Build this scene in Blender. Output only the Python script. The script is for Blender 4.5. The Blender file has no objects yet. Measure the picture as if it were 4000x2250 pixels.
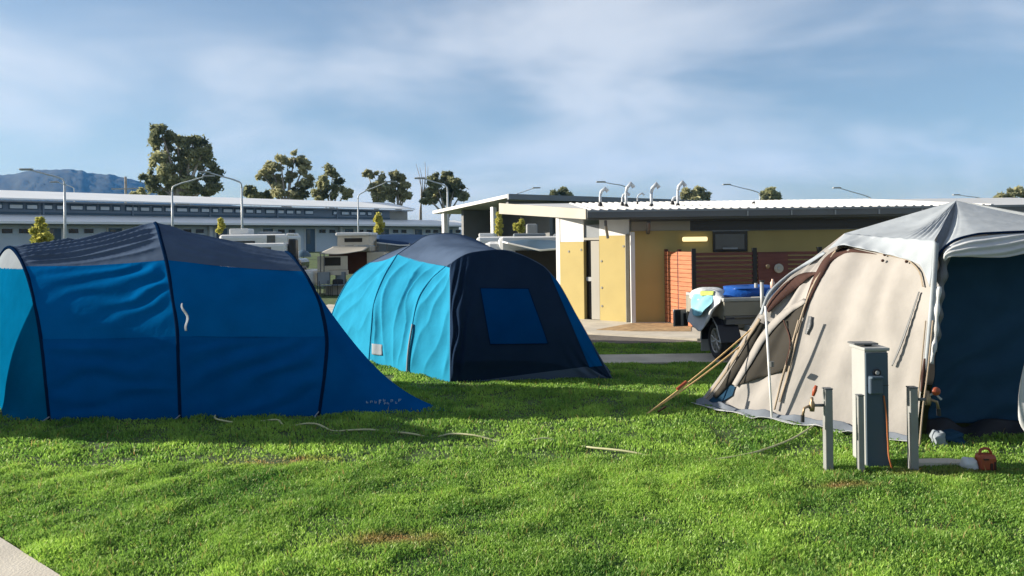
import bpy, math, random
import numpy as np
from mathutils import Vector, Matrix

random.seed(7)
RNG = np.random.default_rng(11)
S = bpy.context.scene
COL = S.collection

# ------------------------------------------------------------------ camera, sky, sun, exposure
EYE, F, HY, ROLL = 2.0, 3000.0, 945.0, 0.013          # eye height, focal length and horizon in photo pixels
CR, SR = math.cos(ROLL), math.sin(ROLL)
cam = bpy.data.cameras.new('camera')
cam.sensor_width = 36.0
cam.lens = 36.0 * F / 4000.0
cam.shift_y = -(1125.0 - HY) / 4000.0
cam.clip_start, cam.clip_end = 0.05, 20000
camo = bpy.data.objects.new('camera', cam)
COL.objects.link(camo)
camo.matrix_world = Matrix.Translation((0, 0, EYE)) @ Matrix.Rotation(math.pi / 2, 4, 'X') @ Matrix.Rotation(-ROLL, 4, 'Z')
S.camera = camo

SUNV = Vector((-3.1, 0.45, 1.0)).normalized()          # towards the sun: low, from the left
EL = math.asin(SUNV.z)
AZ = math.atan2(SUNV.x, SUNV.y)

W = bpy.data.worlds.new('World')
S.world = W
W.use_nodes = True
nt = W.node_tree
nt.nodes.clear()
def N(t, typ, **kw):
    n = t.nodes.new(typ)
    for k, v in kw.items():
        setattr(n, k, v)
    return n
sky = N(nt, 'ShaderNodeTexSky', sky_type='NISHITA', sun_disc=False, sun_elevation=EL, sun_rotation=AZ,
        altitude=150, air_density=1.0, dust_density=0.7, ozone_density=1.3)
tc = N(nt, 'ShaderNodeTexCoord')
sep = N(nt, 'ShaderNodeSeparateXYZ')
nt.links.new(tc.outputs['Generated'], sep.inputs[0])
def M(t, op, a, b=None, c=None, clamp=False):
    n = N(t, 'ShaderNodeMath', operation=op, use_clamp=clamp)
    for i, v in enumerate((a, b, c)):
        if v is None:
            continue
        if isinstance(v, (int, float)):
            n.inputs[i].default_value = v
        else:
            t.links.new(v, n.inputs[i])
    return n.outputs[0]
zz = M(nt, 'MAXIMUM', sep.outputs[2], 0.0)
den = M(nt, 'ADD', zz, 0.30)
cx = M(nt, 'DIVIDE', sep.outputs[0], den)
cy = M(nt, 'DIVIDE', sep.outputs[1], den)
cmb = N(nt, 'ShaderNodeCombineXYZ')
nt.links.new(cx, cmb.inputs[0]); nt.links.new(cy, cmb.inputs[1])
mp = N(nt, 'ShaderNodeMapping')
mp.inputs['Location'].default_value = (1.35, 0.4, 0.0)
mp.inputs['Rotation'].default_value = (0, 0, math.radians(-14))
mp.inputs['Scale'].default_value = (-0.85, 1.05, 1)
nt.links.new(cmb.outputs[0], mp.inputs[0])
nz = N(nt, 'ShaderNodeTexNoise', noise_dimensions='2D')
nz.inputs['Scale'].default_value = 1.5
nz.inputs['Detail'].default_value = 4.0
nz.inputs['Roughness'].default_value = 0.5
nz.inputs['Distortion'].default_value = 0.25
nt.links.new(mp.outputs[0], nz.inputs['Vector'])
rmp = N(nt, 'ShaderNodeMapRange', interpolation_type='SMOOTHSTEP')
rmp.inputs['From Min'].default_value = 0.35
rmp.inputs['From Max'].default_value = 0.72
nt.links.new(nz.outputs['Fac'], rmp.inputs['Value'])
cfac = M(nt, 'MULTIPLY_ADD', rmp.outputs[0], 0.60, 0.06)
mixc = N(nt, 'ShaderNodeMix', data_type='RGBA')
nt.links.new(cfac, mixc.inputs['Factor'])
nt.links.new(sky.outputs[0], mixc.inputs[6])
mixc.inputs[7].default_value = (7.7, 7.8, 8.0, 1)
bg = N(nt, 'ShaderNodeBackground')
bg.inputs['Strength'].default_value = 0.05
nt.links.new(mixc.outputs[2], bg.inputs[0])
wo = N(nt, 'ShaderNodeOutputWorld')
nt.links.new(bg.outputs[0], wo.inputs[0])

sun = bpy.data.lights.new('sun', 'SUN')
sun.energy = 5.0
sun.angle = math.radians(0.55)
sun.color = (1.0, 0.91, 0.77)
suno = bpy.data.objects.new('sun', sun)
COL.objects.link(suno)
suno.rotation_euler = SUNV.to_track_quat('Z', 'Y').to_euler()

S.view_settings.view_transform = 'Standard'
S.view_settings.look = 'None'
S.view_settings.gamma = 1.0
S.view_settings.exposure = 1.35
S.view_settings.use_curve_mapping = False
S.cycles.use_denoising = True
S.cycles.max_bounces = 6
S.cycles.transparent_max_bounces = 8
S.cycles.volume_bounces = 0

# ------------------------------------------------------------------ helpers: photo pixel + distance -> place
def U(px, py, Y):
    u, v = (px - 2000.0) / F, (HY - py) / F
    return np.array([(u * CR + v * SR) * Y, Y, EYE + (-u * SR + v * CR) * Y])
def G(px, py, z=0.0):
    u, v = (px - 2000.0) / F, (HY - py) / F
    zz_ = -u * SR + v * CR
    return U(px, py, (z - EYE) / zz_)
def L3(lst):
    return np.array([U(*p) for p in lst])
def proj(P):
    x, z = P[..., 0] / P[..., 1], (P[..., 2] - EYE) / P[..., 1]
    return np.stack([2000 + F * (x * CR - z * SR), HY - F * (x * SR + z * CR)], -1)
class Surf:
    """distance of a built cloth surface, so that trim can be sewn onto it"""
    def __init__(s, verts):
        s.v = np.asarray(verts); s.q = proj(s.v)
    def at(s, px, py, off=0.0):
        d = ((s.q - np.array([px, py])) ** 2).sum(1)
        k = np.argsort(d)[:6]
        w = 1 / (d[k] + 1)
        return U(px, py, (s.v[k, 1] * w).sum() / w.sum() - off)
class Plane:
    """a real plane through three points; at() puts a point of the photo on it"""
    def __init__(s, a, b, c):
        A = np.array([[p[0], p[1], 1.0] for p in (a, b, c)])
        s.k = np.linalg.solve(A, np.array([1.0 / p[2] for p in (a, b, c)]))
    def at(s, px, py, off=0.0):
        return U(px, py, 1.0 / (s.k[0] * px + s.k[1] * py + s.k[2]) - off)

# ------------------------------------------------------------------ helpers: objects
ORG = {}
def tag(o, label=None, cat=None, group=None, kind=None):
    if label: o['label'] = label
    if cat: o['category'] = cat
    if group: o['group'] = group
    if kind: o['kind'] = kind
    return o
def thing(name, label, cat, loc, group=None):
    o = bpy.data.objects.new(name, None)
    o.empty_display_size = 0.2
    COL.objects.link(o)
    o.location = Vector([float(c) for c in loc])
    ORG[o.name] = np.array([float(c) for c in loc])
    return tag(o, label, cat, group)
def mesh(name, v, f, mats, smooth=False, org=None, mi=None):
    v = np.asarray(v, float)
    if org is not None:
        v = v - org
    me = bpy.data.meshes.new(name)
    me.from_pydata(v.tolist(), [], [list(map(int, q)) for q in f])
    for m in (mats if isinstance(mats, (list, tuple)) else [mats]):
        me.materials.append(m)
    if mi is not None:
        me.polygons.foreach_set('material_index', np.asarray(mi, np.int32))
    if smooth:
        me.polygons.foreach_set('use_smooth', np.ones(len(me.polygons), bool))
    me.update()
    return me
def part(name, vf, mat, parent, smooth=False, thick=0, bevel=0, auto=None):
    org = ORG[parent.name]
    me = mesh(name, vf[0], vf[1], mat, smooth, org)
    o = bpy.data.objects.new(name, me)
    COL.objects.link(o)
    o.parent = parent
    ORG[o.name] = org
    mods(o, thick, bevel)
    return o
def solo(name, vf, mat, label, cat, loc=None, group=None, kind=None, smooth=False, thick=0, bevel=0):
    v = np.asarray(vf[0], float)
    if loc is None:
        loc = np.array([v[:, 0].mean(), v[:, 1].mean(), v[:, 2].min()])
    loc = np.asarray(loc, float)
    me = mesh(name, v, vf[1], mat, smooth, loc)
    o = bpy.data.objects.new(name, me)
    COL.objects.link(o)
    o.location = Vector(loc.tolist())
    ORG[o.name] = loc
    mods(o, thick, bevel)
    return tag(o, label, cat, group, kind)
def mods(o, thick, bevel):
    if thick:
        m = o.modifiers.new('solidify', 'SOLIDIFY')
        m.thickness = thick; m.offset = -1.0
    if bevel:
        m = o.modifiers.new('bevel', 'BEVEL')
        m.width = bevel; m.segments = 2; m.limit_method = 'ANGLE'
def struct(name, vf, mat, **kw):
    return solo(name, vf, mat, None, None, loc=(0, 0, 0), kind='structure', **kw)

# ------------------------------------------------------------------ helpers: shapes
def join(*vfs):
    V, Fc, n = [], [], 0
    for v, f in vfs:
        v = np.asarray(v, float)
        V.append(v)
        Fc += [[i + n for i in q] for q in f]
        n += len(v)
    return np.vstack(V), Fc
BOXF = [[0, 1, 3, 2], [4, 6, 7, 5], [0, 4, 5, 1], [2, 3, 7, 6], [0, 2, 6, 4], [1, 5, 7, 3]]
def fbox(o, e, n, s0, s1, d0, d1, z0, z1):
    """box in a frame: o + e*s + n*d (e, n horizontal unit vectors)"""
    o, e, n = np.asarray(o, float), np.asarray(e, float), np.asarray(n, float)
    v = []
    for s in (s0, s1):
        for d in (d0, d1):
            for z in (z0, z1):
                p = np.array([o[0] + e[0] * s + n[0] * d, o[1] + e[1] * s + n[1] * d, z])
                v.append(p)
    f = BOXF
    if e[0] * n[1] - e[1] * n[0] < 0:
        f = [q[::-1] for q in BOXF]
    return np.array(v), f
def box(c, s):
    return fbox((c[0], c[1]), (1, 0), (0, 1), -s[0] / 2, s[0] / 2, -s[1] / 2, s[1] / 2, c[2] - s[2] / 2, c[2] + s[2] / 2)
def tube(pts, r, seg=10, caps=True):
    P = np.asarray(pts, float)
    n = len(P)
    r = np.full(n, r) if np.isscalar(r) else np.asarray(r, float)
    T = np.gradient(P, axis=0)
    T /= np.linalg.norm(T, axis=1)[:, None] + 1e-9
    ref = np.array([0, 0, 1.0]) if abs(T[:, 2]).mean() < 0.8 else np.array([0, 1.0, 0.0])
    V, Fc = [], []
    for i in range(n):
        a = np.cross(T[i], ref); a /= np.linalg.norm(a) + 1e-9
        b = np.cross(T[i], a)
        for k in range(seg):
            t = 2 * math.pi * k / seg
            V.append(P[i] + r[i] * (math.cos(t) * a + math.sin(t) * b))
    for i in range(n - 1):
        for k in range(seg):
            k2 = (k + 1) % seg
            Fc.append([i * seg + k, i * seg + k2, (i + 1) * seg + k2, (i + 1) * seg + k])
    if caps:
        Fc.append(list(range(seg))[::-1])
        Fc.append([(n - 1) * seg + k for k in range(seg)])
    return np.array(V), Fc
def cyl(a, b, r, seg=16, r2=None):
    return tube([a, b], [r, r if r2 is None else r2], seg)
def lathe(c, axis, prof, seg=24):
    """profile of (radius, distance along axis)"""
    axis = np.asarray(axis, float); axis /= np.linalg.norm(axis)
    ref = np.array([0, 0, 1.0]) if abs(axis[2]) < .9 else np.array([1.0, 0, 0])
    a = np.cross(axis, ref); a /= np.linalg.norm(a)
    b = np.cross(axis, a)
    V, Fc = [], []
    for r, h in prof:
        for k in range(seg):
            t = 2 * math.pi * k / seg
            V.append(np.asarray(c) + axis * h + r * (math.cos(t) * a + math.sin(t) * b))
    for i in range(len(prof) - 1):
        for k in range(seg):
            k2 = (k + 1) % seg
            Fc.append([i * seg + k, i * seg + k2, (i + 1) * seg + k2, (i + 1) * seg + k])
    return np.array(V), Fc
def crs(pts, n, raw=False):
    """smooth curve through points, n samples"""
    P = np.asarray(pts, float)
    if len(P) == 2:
        t = np.linspace(0, 1, n)[:, None]
        return P[0] * (1 - t) + P[1] * t
    d = np.r_[0, np.cumsum(np.linalg.norm(np.diff(P, axis=0), axis=1) + 1e-9)]
    m = np.gradient(P, d, axis=0)
    s = np.linspace(0, d[-1], n)
    i = np.clip(np.searchsorted(d, s, 'right') - 1, 0, len(P) - 2)
    h = (d[i + 1] - d[i])[:, None]
    t = ((s - d[i])[:, None]) / h
    return ((2 * t**3 - 3 * t**2 + 1) * P[i] + (t**3 - 2 * t**2 + t) * h * m[i]
            + (-2 * t**3 + 3 * t**2) * P[i + 1] + (t**3 - t**2) * h * m[i + 1])
def loft(curves, nu, nv, smooth_across=False):
    C = np.array([crs(c, nv) for c in curves])            # (k, nv, 3)
    if smooth_across and len(C) > 2:
        return np.stack([crs(C[:, j], nu) for j in range(nv)], 1)
    out = []
    per = max(2, nu // (len(C) - 1))
    for k in range(len(C) - 1):
        for t in np.linspace(0, 1, per, endpoint=(k == len(C) - 2)):
            out.append(C[k] * (1 - t) + C[k + 1] * t)
    return np.array(out)
def sheet(P, disp=None, flip=False, toward=None):
    """grid of points -> cloth mesh; disp(u, v) lifts it along its normal"""
    P = np.array(P, float)
    nu, nv = P.shape[:2]
    u, v = np.meshgrid(np.linspace(0, 1, nu), np.linspace(0, 1, nv), indexing='ij')
    nrm = np.cross(np.gradient(P, axis=0), np.gradient(P, axis=1))
    nrm /= np.linalg.norm(nrm, axis=2)[:, :, None] + 1e-9
    want = np.array([0, -1.0, 0.3]) if toward is None else np.asarray(toward, float)
    if (nrm @ want).mean() < 0:
        nrm = -nrm
        flip = not flip
    if disp is not None:
        P = P + nrm * disp(u, v)[:, :, None]
    idx = np.arange(nu * nv).reshape(nu, nv)
    q = np.stack([idx[:-1, :-1], idx[1:, :-1], idx[1:, 1:], idx[:-1, 1:]], -1).reshape(-1, 4)
    if flip:
        q = q[:, ::-1]
    return P.reshape(-1, 3), q.tolist()
def ngon(pts, thick, toward):
    """flat polygon given thickness away from 'toward'"""
    P = np.asarray(pts, float)
    t = np.asarray(toward, float) / np.linalg.norm(toward)
    nn = len(P)
    V = np.vstack([P, P - t * thick])
    c = P.mean(0)
    nr = sum(np.cross(P[i] - c, P[(i + 1) % nn] - c) for i in range(nn))
    f = [list(range(nn)), list(range(nn, 2 * nn))[::-1]] + [[i, i + nn, (i + 1) % nn + nn, (i + 1) % nn] for i in range(nn)]
    if nr @ t < 0:
        f = [q[::-1] for q in f]
    return V, f

# smooth value noise for folds and ground
class VN:
    def __init__(s, seed):
        s.t = np.random.default_rng(seed).random((64, 64))
    def __call__(s, x, y):
        x, y = np.asarray(x, float), np.asarray(y, float)
        i, j = np.floor(x).astype(int), np.floor(y).astype(int)
        fx, fy = x - i, y - j
        fx, fy = fx * fx * (3 - 2 * fx), fy * fy * (3 - 2 * fy)
        T = lambda a, b: s.t[a % 64, b % 64]
        return (T(i, j) * (1 - fx) + T(i + 1, j) * fx) * (1 - fy) + (T(i, j + 1) * (1 - fx) + T(i + 1, j + 1) * fx) * fy
    def fbm(s, x, y, o=3):
        r, a = 0, 0.5
        for k in range(o):
            r = r + a * s(x * 2**k + 13.7 * k, y * 2**k + 5.1 * k); a *= 0.5
        return r / (1 - 0.5**o)
vn = [VN(k) for k in range(8)]

# ------------------------------------------------------------------ materials
def pmat(name, col, rough=0.6, var=0.12, scale=6.0, bump=0.0, bscale=40.0, metal=0.0, spec=0.4, emit=None, estr=0.0, coords='Object', stretch=(1, 1, 1), coat=0):
    m = bpy.data.materials.new(name)
    m.use_nodes = True
    t = m.node_tree
    b = t.nodes['Principled BSDF']
    b.inputs['Roughness'].default_value = rough
    b.inputs['Metallic'].default_value = metal
    b.inputs['Specular IOR Level'].default_value = spec
    b.inputs['Coat Weight'].default_value = coat
    c = N(t, 'ShaderNodeTexCoord')
    mpn = N(t, 'ShaderNodeMapping')
    mpn.inputs['Scale'].default_value = stretch
    t.links.new(c.outputs[coords], mpn.inputs[0])
    n = N(t, 'ShaderNodeTexNoise')
    n.inputs['Scale'].default_value = scale
    n.inputs['Detail'].default_value = 5
    t.links.new(mpn.outputs[0], n.inputs['Vector'])
    hi = tuple(min(1, x * (1 + var)) for x in col) + (1,)
    lo = tuple(x * (1 - var) for x in col) + (1,)
    r = N(t, 'ShaderNodeValToRGB')
    r.color_ramp.elements[0].position, r.color_ramp.elements[1].position = 0.3, 0.7
    r.color_ramp.elements[0].color, r.color_ramp.elements[1].color = lo, hi
    t.links.new(n.outputs['Fac'], r.inputs[0])
    t.links.new(r.outputs[0], b.inputs['Base Color'])
    if bump:
        n2 = N(t, 'ShaderNodeTexNoise')
        n2.inputs['Scale'].default_value = bscale
        n2.inputs['Detail'].default_value = 4
        t.links.new(mpn.outputs[0], n2.inputs['Vector'])
        bp = N(t, 'ShaderNodeBump')
        bp.inputs['Strength'].default_value = bump
        bp.inputs['Distance'].default_value = 0.02
        t.links.new(n2.outputs['Fac'], bp.inputs['Height'])
        t.links.new(bp.outputs[0], b.inputs['Normal'])
    if emit:
        b.inputs['Emission Color'].default_value = emit + (1,)
        b.inputs['Emission Strength'].default_value = estr
    return m
def fabric(name, col, transl=0.12, rough=0.65, var=0.1, bump=0.45, bscale=7.0, spec=0.0):
    m = pmat(name, col, rough, var, 3.0, bump, bscale, spec=spec)
    t = m.node_tree
    b = t.nodes['Principled BSDF']
    tr = N(t, 'ShaderNodeBsdfTranslucent')
    tr.inputs[0].default_value = tuple(min(1, c * 1.1) for c in col) + (1,)
    mx = N(t, 'ShaderNodeMixShader')
    mx.inputs[0].default_value = transl
    t.links.new(b.outputs[0], mx.inputs[1]); t.links.new(tr.outputs[0], mx.inputs[2])
    t.links.new(mx.outputs[0], t.nodes['Material Output'].inputs[0])
    return m
MT = {}
MT['blue'] = fabric('blue_polyester', (0.001, 0.092, 0.268), 0.10)
MT['blue_low'] = fabric('shade_dark_blue_polyester', (0.001, 0.066, 0.215), 0.06)  # darker blue; paints in the weaker skylight on the tunnel tent's lower wall
MT['cyan'] = fabric('bright_blue_polyester', (0.022, 0.225, 0.375), 0.12)
MT['cyan2'] = fabric('mid_blue_polyester', (0.001, 0.10, 0.22), 0.10)
MT['winblue'] = fabric('dull_blue_window_cover', (0.001, 0.040, 0.14), 0.05)
MT['greyroof'] = fabric('slate_blue_polyester', (0.066, 0.095, 0.15), 0.08)
MT['navy'] = fabric('navy_polyester', (0.012, 0.024, 0.05), 0.04)
MT['sleeve'] = fabric('navy_pole_sleeve', (0.003, 0.013, 0.04), 0.02)
MT['cap'] = fabric('pale_grey_sleeve', (0.22, 0.25, 0.28), 0.05)
MT['canvas'] = fabric('cream_canvas', (0.295, 0.280, 0.264), 0.10, 0.75)
MT['flysheet'] = fabric('pale_grey_flysheet', (0.30, 0.33, 0.36), 0.10, 0.6)
MT['trim'] = fabric('tan_webbing', (0.26, 0.215, 0.165), 0.02, 0.8)
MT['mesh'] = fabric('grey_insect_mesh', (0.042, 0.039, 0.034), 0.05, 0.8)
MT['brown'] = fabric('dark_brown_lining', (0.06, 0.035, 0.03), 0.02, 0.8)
MT['innerblue'] = fabric('petrol_blue_inner_tent', (0.020, 0.052, 0.092), 0.04, 0.7)
MT['black'] = pmat('black_groundsheet', (0.012, 0.014, 0.02), 0.6)
MT['sod'] = fabric('grey_sod_cloth', (0.15, 0.17, 0.20), 0.02, 0.7)
MT['whitefab'] = fabric('white_cloth', (0.50, 0.515, 0.53), 0.1, 0.7)
MT['rope'] = pmat('tan_rope', (0.55, 0.36, 0.16), 0.8)
MT['hose'] = pmat('pale_green_hose', (0.40, 0.40, 0.22), 0.5)
MT['cord'] = pmat('orange_cable', (0.32, 0.10, 0.03), 0.5)
MT['orange'] = pmat('orange_plastic', (0.26, 0.055, 0.022), 0.45)
MT['concrete'] = pmat('pale_concrete', (0.46, 0.42, 0.35), 0.9, 0.15, 2.0, 0.3, 60)
MT['asphalt'] = pmat('grey_asphalt', (0.12, 0.105, 0.09), 0.9, 0.2, 5, 0.4, 120)
MT['white'] = pmat('white_paint', (0.62, 0.62, 0.61), 0.45, 0.05, 2)
MT['cream'] = pmat('cream_panel', (0.31, 0.295, 0.255), 0.6, 0.06, 1.2, 0.1, 30)
MT['yellow'] = pmat('yellow_render', (0.40, 0.315, 0.12), 0.8, 0.06, 1.5, 0.15, 60)
MT['roofwhite'] = pmat('off_white_roof_steel', (0.50, 0.495, 0.48), 0.5, 0.09, 0.8)
MT['longroof'] = pmat('white_roof_steel', (0.80, 0.80, 0.79), 0.5, 0.05, 0.4)
MT['gutter'] = pmat('charcoal_gutter', (0.11, 0.115, 0.12), 0.45, 0.08, 2)
MT['darkvoid'] = pmat('black_glass', (0.008, 0.009, 0.011), 0.25, 0.05)
MT['glass'] = pmat('dark_window_glass', (0.035, 0.05, 0.055), 0.12, 0.1, spec=0.6)
MT['slat'] = pmat('red_brown_timber_sunlit', (0.36, 0.125, 0.055), 0.65, 0.25, 3, 0.2, 30, stretch=(1, 1, 8))  # screen side facing the sun, its sunlight painted into the timber colour
MT['slatdark'] = pmat('red_brown_timber_shaded', (0.11, 0.034, 0.026), 0.65, 0.25, 3, 0.2, 30, stretch=(1, 1, 8))  # same timber darkened, the shade of the screen front put into its colour
MT['steelpost'] = pmat('black_post', (0.012, 0.012, 0.014), 0.5)
MT['lamp'] = pmat('lit_batten_diffuser', (0.8, 0.7, 0.45), 0.4, 0.02, emit=(1.0, 0.78, 0.36), estr=0.55)
MT['pvc'] = pmat('pale_pvc', (0.44, 0.47, 0.50), 0.4, 0.06)
MT['galv'] = pmat('galvanised_steel', (0.30, 0.31, 0.31), 0.5, 0.12, 4, metal=0.15)
MT['boll'] = pmat('weathered_grey_post', (0.20, 0.205, 0.20), 0.6, 0.12, 4)
MT['pedwhite'] = pmat('pale_powder_coat', (0.30, 0.305, 0.30), 0.45, 0.05, 3)
MT['pedblue'] = pmat('shade_dark_powder_coat', (0.060, 0.088, 0.118), 0.5, 0.06, 3, spec=.2)  # shade on the pedestal front painted in as a darker blue grey
MT['socket'] = pmat('slate_socket_cover', (0.06, 0.085, 0.12), 0.4, 0.05)
MT['brass'] = pmat('dull_brass', (0.26, 0.19, 0.12), 0.45, 0.15, 20, metal=0.6)
MT['rubber'] = pmat('black_rubber', (0.018, 0.018, 0.02), 0.7, 0.2, 20)
MT['blackplastic'] = pmat('black_plastic', (0.012, 0.013, 0.018), 0.4)
MT['rim'] = pmat('silver_alloy', (0.42, 0.41, 0.39), 0.35, 0.1, metal=0.6)
MT['olive'] = pmat('olive_grey_steel', (0.21, 0.20, 0.165), 0.5, 0.08, 3)
MT['tarp'] = fabric('royal_blue_tarp', (0.01, 0.07, 0.30), 0.02, 0.35, 0.15, 0.6, 14, 0.2)
MT['bagwhite'] = fabric('white_woven_bag', (0.50, 0.515, 0.53), 0.1, 0.5, 0.05, 0.5, 16)
MT['bagcyan'] = fabric('turquoise_print', (0.20, 0.42, 0.50), 0.05, 0.5, 0.25, 0.5, 16)
MT['baggreen'] = fabric('lime_print', (0.35, 0.42, 0.12), 0.05, 0.5, 0.2, 0.4, 16)
MT['cladding'] = pmat('grey_blue_cladding', (0.54, 0.60, 0.66), 0.6, 0.05, 0.5)
MT['clere'] = pmat('slate_cladding', (0.17, 0.215, 0.27), 0.6, 0.06, 0.5)
MT['doorblue'] = pmat('dark_teal_door', (0.05, 0.095, 0.14), 0.4, 0.08)
MT['paleglass'] = pmat('pale_reflecting_glass', (0.50, 0.56, 0.62), 0.15, 0.12, 0.7, spec=0.8)
MT['eave'] = pmat('grey_soffit', (0.22, 0.24, 0.26), 0.7, 0.06)
MT['beige'] = pmat('beige_canvas', (0.50, 0.45, 0.37), 0.8, 0.1, 3, 0.2, 20)
MT['awnnavy'] = fabric('navy_awning', (0.03, 0.055, 0.11), 0.02)
MT['trunk'] = pmat('grey_gum_bark', (0.34, 0.30, 0.26), 0.9, 0.25, 2.5, 0.3, 10)
MT['darkroof'] = pmat('slate_roof_edge', (0.17, 0.19, 0.215), 0.5, 0.06, 0.6)
MT['dirt'] = pmat('dry_clay', (0.33, 0.22, 0.11), 0.95, 0.35, 7, 0.4, 40)
MT['skin'] = pmat('pale_plastic', (0.6, 0.42, 0.34), 0.5)

def leafmat(name, a, b, transl=0.25):
    m = bpy.data.materials.new(name)
    m.use_nodes = True
    t = m.node_tree
    t.nodes.remove(t.nodes['Principled BSDF'])
    at = N(t, 'ShaderNodeAttribute', attribute_name='tint')
    mx = N(t, 'ShaderNodeMix', data_type='RGBA')
    mx.inputs[6].default_value = a + (1,); mx.inputs[7].default_value = b + (1,)
    t.links.new(at.outputs['Fac'], mx.inputs['Factor'])
    d = N(t, 'ShaderNodeBsdfDiffuse'); tr = N(t, 'ShaderNodeBsdfTranslucent')
    t.links.new(mx.outputs[2], d.inputs[0]); t.links.new(mx.outputs[2], tr.inputs[0])
    ms = N(t, 'ShaderNodeMixShader'); ms.inputs[0].default_value = transl
    t.links.new(d.outputs[0], ms.inputs[1]); t.links.new(tr.outputs[0], ms.inputs[2])
    t.links.new(ms.outputs[0], t.nodes['Material Output'].inputs[0])
    return m
MT['gum'] = leafmat('gum_foliage', (0.095, 0.12, 0.075), (0.48, 0.48, 0.27), 0.45)
MT['gumlight'] = leafmat('pale_gum_foliage', (0.13, 0.15, 0.09), (0.55, 0.53, 0.31), 0.4)
MT['sapling'] = leafmat('yellow_green_foliage', (0.25, 0.28, 0.06), (0.70, 0.64, 0.18), 0.4)
MT['hillwood'] = pmat('wooded_hillside', (0.012, 0.020, 0.016), 0.95, 0.4, 0.02)

# ------------------------------------------------------------------ ground
def ground_z(x, y):
    t = np.clip((np.asarray(y, float) - 36.0) / 16.0, 0, 1)
    return 1.35 * t * t * (3 - 2 * t)
ys = np.r_[np.linspace(-6, 30, 60), np.linspace(31, 80, 50), np.geomspace(85, 9000, 24)]
xs = np.r_[-np.geomspace(9000, 32, 20), np.linspace(-30, 30, 61), np.geomspace(32, 9000, 20)]
gx, gy = np.meshgrid(xs, ys, indexing='ij')
gz = ground_z(gx, gy)
gm = pmat('lawn_soil', (0.048, 0.082, 0.02), 0.95, 0.4, 3.0, 0.5, 25)
gv, gf = sheet(np.stack([gx, gy, gz], -1), toward=(0, 0, 1))
ground = struct('ground', (gv, gf), gm, smooth=True)

def slab(name, pts, z0, z1, mat, kind='structure'):
    P = np.array([[p[0], p[1], z1] for p in pts])
    V, f = ngon(P, z1 - z0, (0, 0, 1))
    return struct(name, (V, f), mat)
# pale concrete corner in the left foreground
c0, c1 = G(0, 2118), G(205, 2250)
dv = (c1 - c0) / np.linalg.norm(c1 - c0)
slab('pavement', [c0 - dv * 6, c1 + dv * 6, c1 + dv * 6 + np.array([-6, -3, 0]), c0 - dv * 6 + np.array([-6, -3, 0])], -0.05, 0.035, MT['concrete'])
# caravan slab behind the tents
slab('concrete_slab', [(0.6, 12.45, 0), (9.0, 12.35, 0), (9.0, 13.30, 0), (0.6, 13.36, 0)], -0.05, 0.022, MT['concrete'])
# road and the concrete apron before the yellow building
slab('road', [(-14, 15.2, 0), (12, 14.75, 0), (12, 15.2, 0), (4.2, 15.02, 0), (-14, 26.4, 0)], -0.05, 0.006, MT['asphalt'])
slab('footpath', [(1.55, 16.40, 0), (3.62, 15.12, 0), (12, 15.25, 0), (12, 18.3, 0), (2.8, 18.3, 0), (1.2, 19.7, 0), (-6, 25, 0), (-6, 21.1, 0)], -0.05, 0.05, MT['concrete'])
slab('dirt_strip', [G(2330, 1297), G(2470, 1303), G(2700, 1304), G(2700, 1276), G(2600, 1271), G(2470, 1271), G(2420, 1280)], 0.04, 0.056, MT['dirt'])

# ------------------------------------------------------------------ far hill and the haze
hx = np.linspace(-4200, 600, 520)
prof_px = np.array([-900, -500, -200, 0, 60, 90, 155, 272, 326, 345, 388, 430, 466, 543, 600, 700, 900, 1200, 1700], float)
prof_py = np.array([740, 715, 690, 684, 681, 670, 663, 661, 666, 676, 679, 681, 690, 706, 722, 750, 800, 850, 900], float)
HD = 2600.0
hpx = 2000 + hx / HD * F
top = EYE + (HY + (-ROLL) * (hpx - 2000) - np.interp(hpx, prof_px, prof_py)) / F * HD
rows = []
hk = [(-700, -0.02), (-520, .22), (-360, .48), (-200, .76), (-90, .92), (0, 1.0), (300, .9), (700, .5), (1100, -0.02)]
for dy in np.r_[np.linspace(-700, 60, 48), np.linspace(120, 1100, 8)]:
    fr = np.interp(dy, [q[0] for q in hk], [q[1] for q in hk])
    bump = ((vn[1].fbm(hx / 30.0, np.full_like(hx, dy / 26.0), 3) - .5) * 8 + (vn[4](hx / 10.0, np.full_like(hx, dy / 10.0)) - .5) * 7) * np.clip(fr * 2, 0, 1)
    z = np.where(top > 4, top * fr, -5) + bump * np.clip(top / 60, 0, 1)
    rows.append(np.stack([hx * (1 + dy / HD), np.full_like(hx, HD + dy), np.maximum(z, -6)], -1))
struct('hills', sheet(np.array(rows), toward=(0, -.2, 1)), MT['hillwood'], smooth=True)

hz = bpy.data.materials.new('haze_air')
hz.use_nodes = True
hz.node_tree.nodes.remove(hz.node_tree.nodes['Principled BSDF'])
pv = N(hz.node_tree, 'ShaderNodeVolumePrincipled')
pv.inputs['Color'].default_value = (0.09, 0.38, 0.95, 1)
pv.inputs['Density'].default_value = 1.1e-4
pv.inputs['Anisotropy'].default_value = 0.0
hz.node_tree.links.new(pv.outputs[0], hz.node_tree.nodes['Material Output'].inputs['Volume'])
hv, hf = box((-1000, 1500, 210), (14000, 5200, 460))
hzo = solo('haze', (hv, hf), hz, None, None, loc=(0, 0, 0), kind='stuff')

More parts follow.
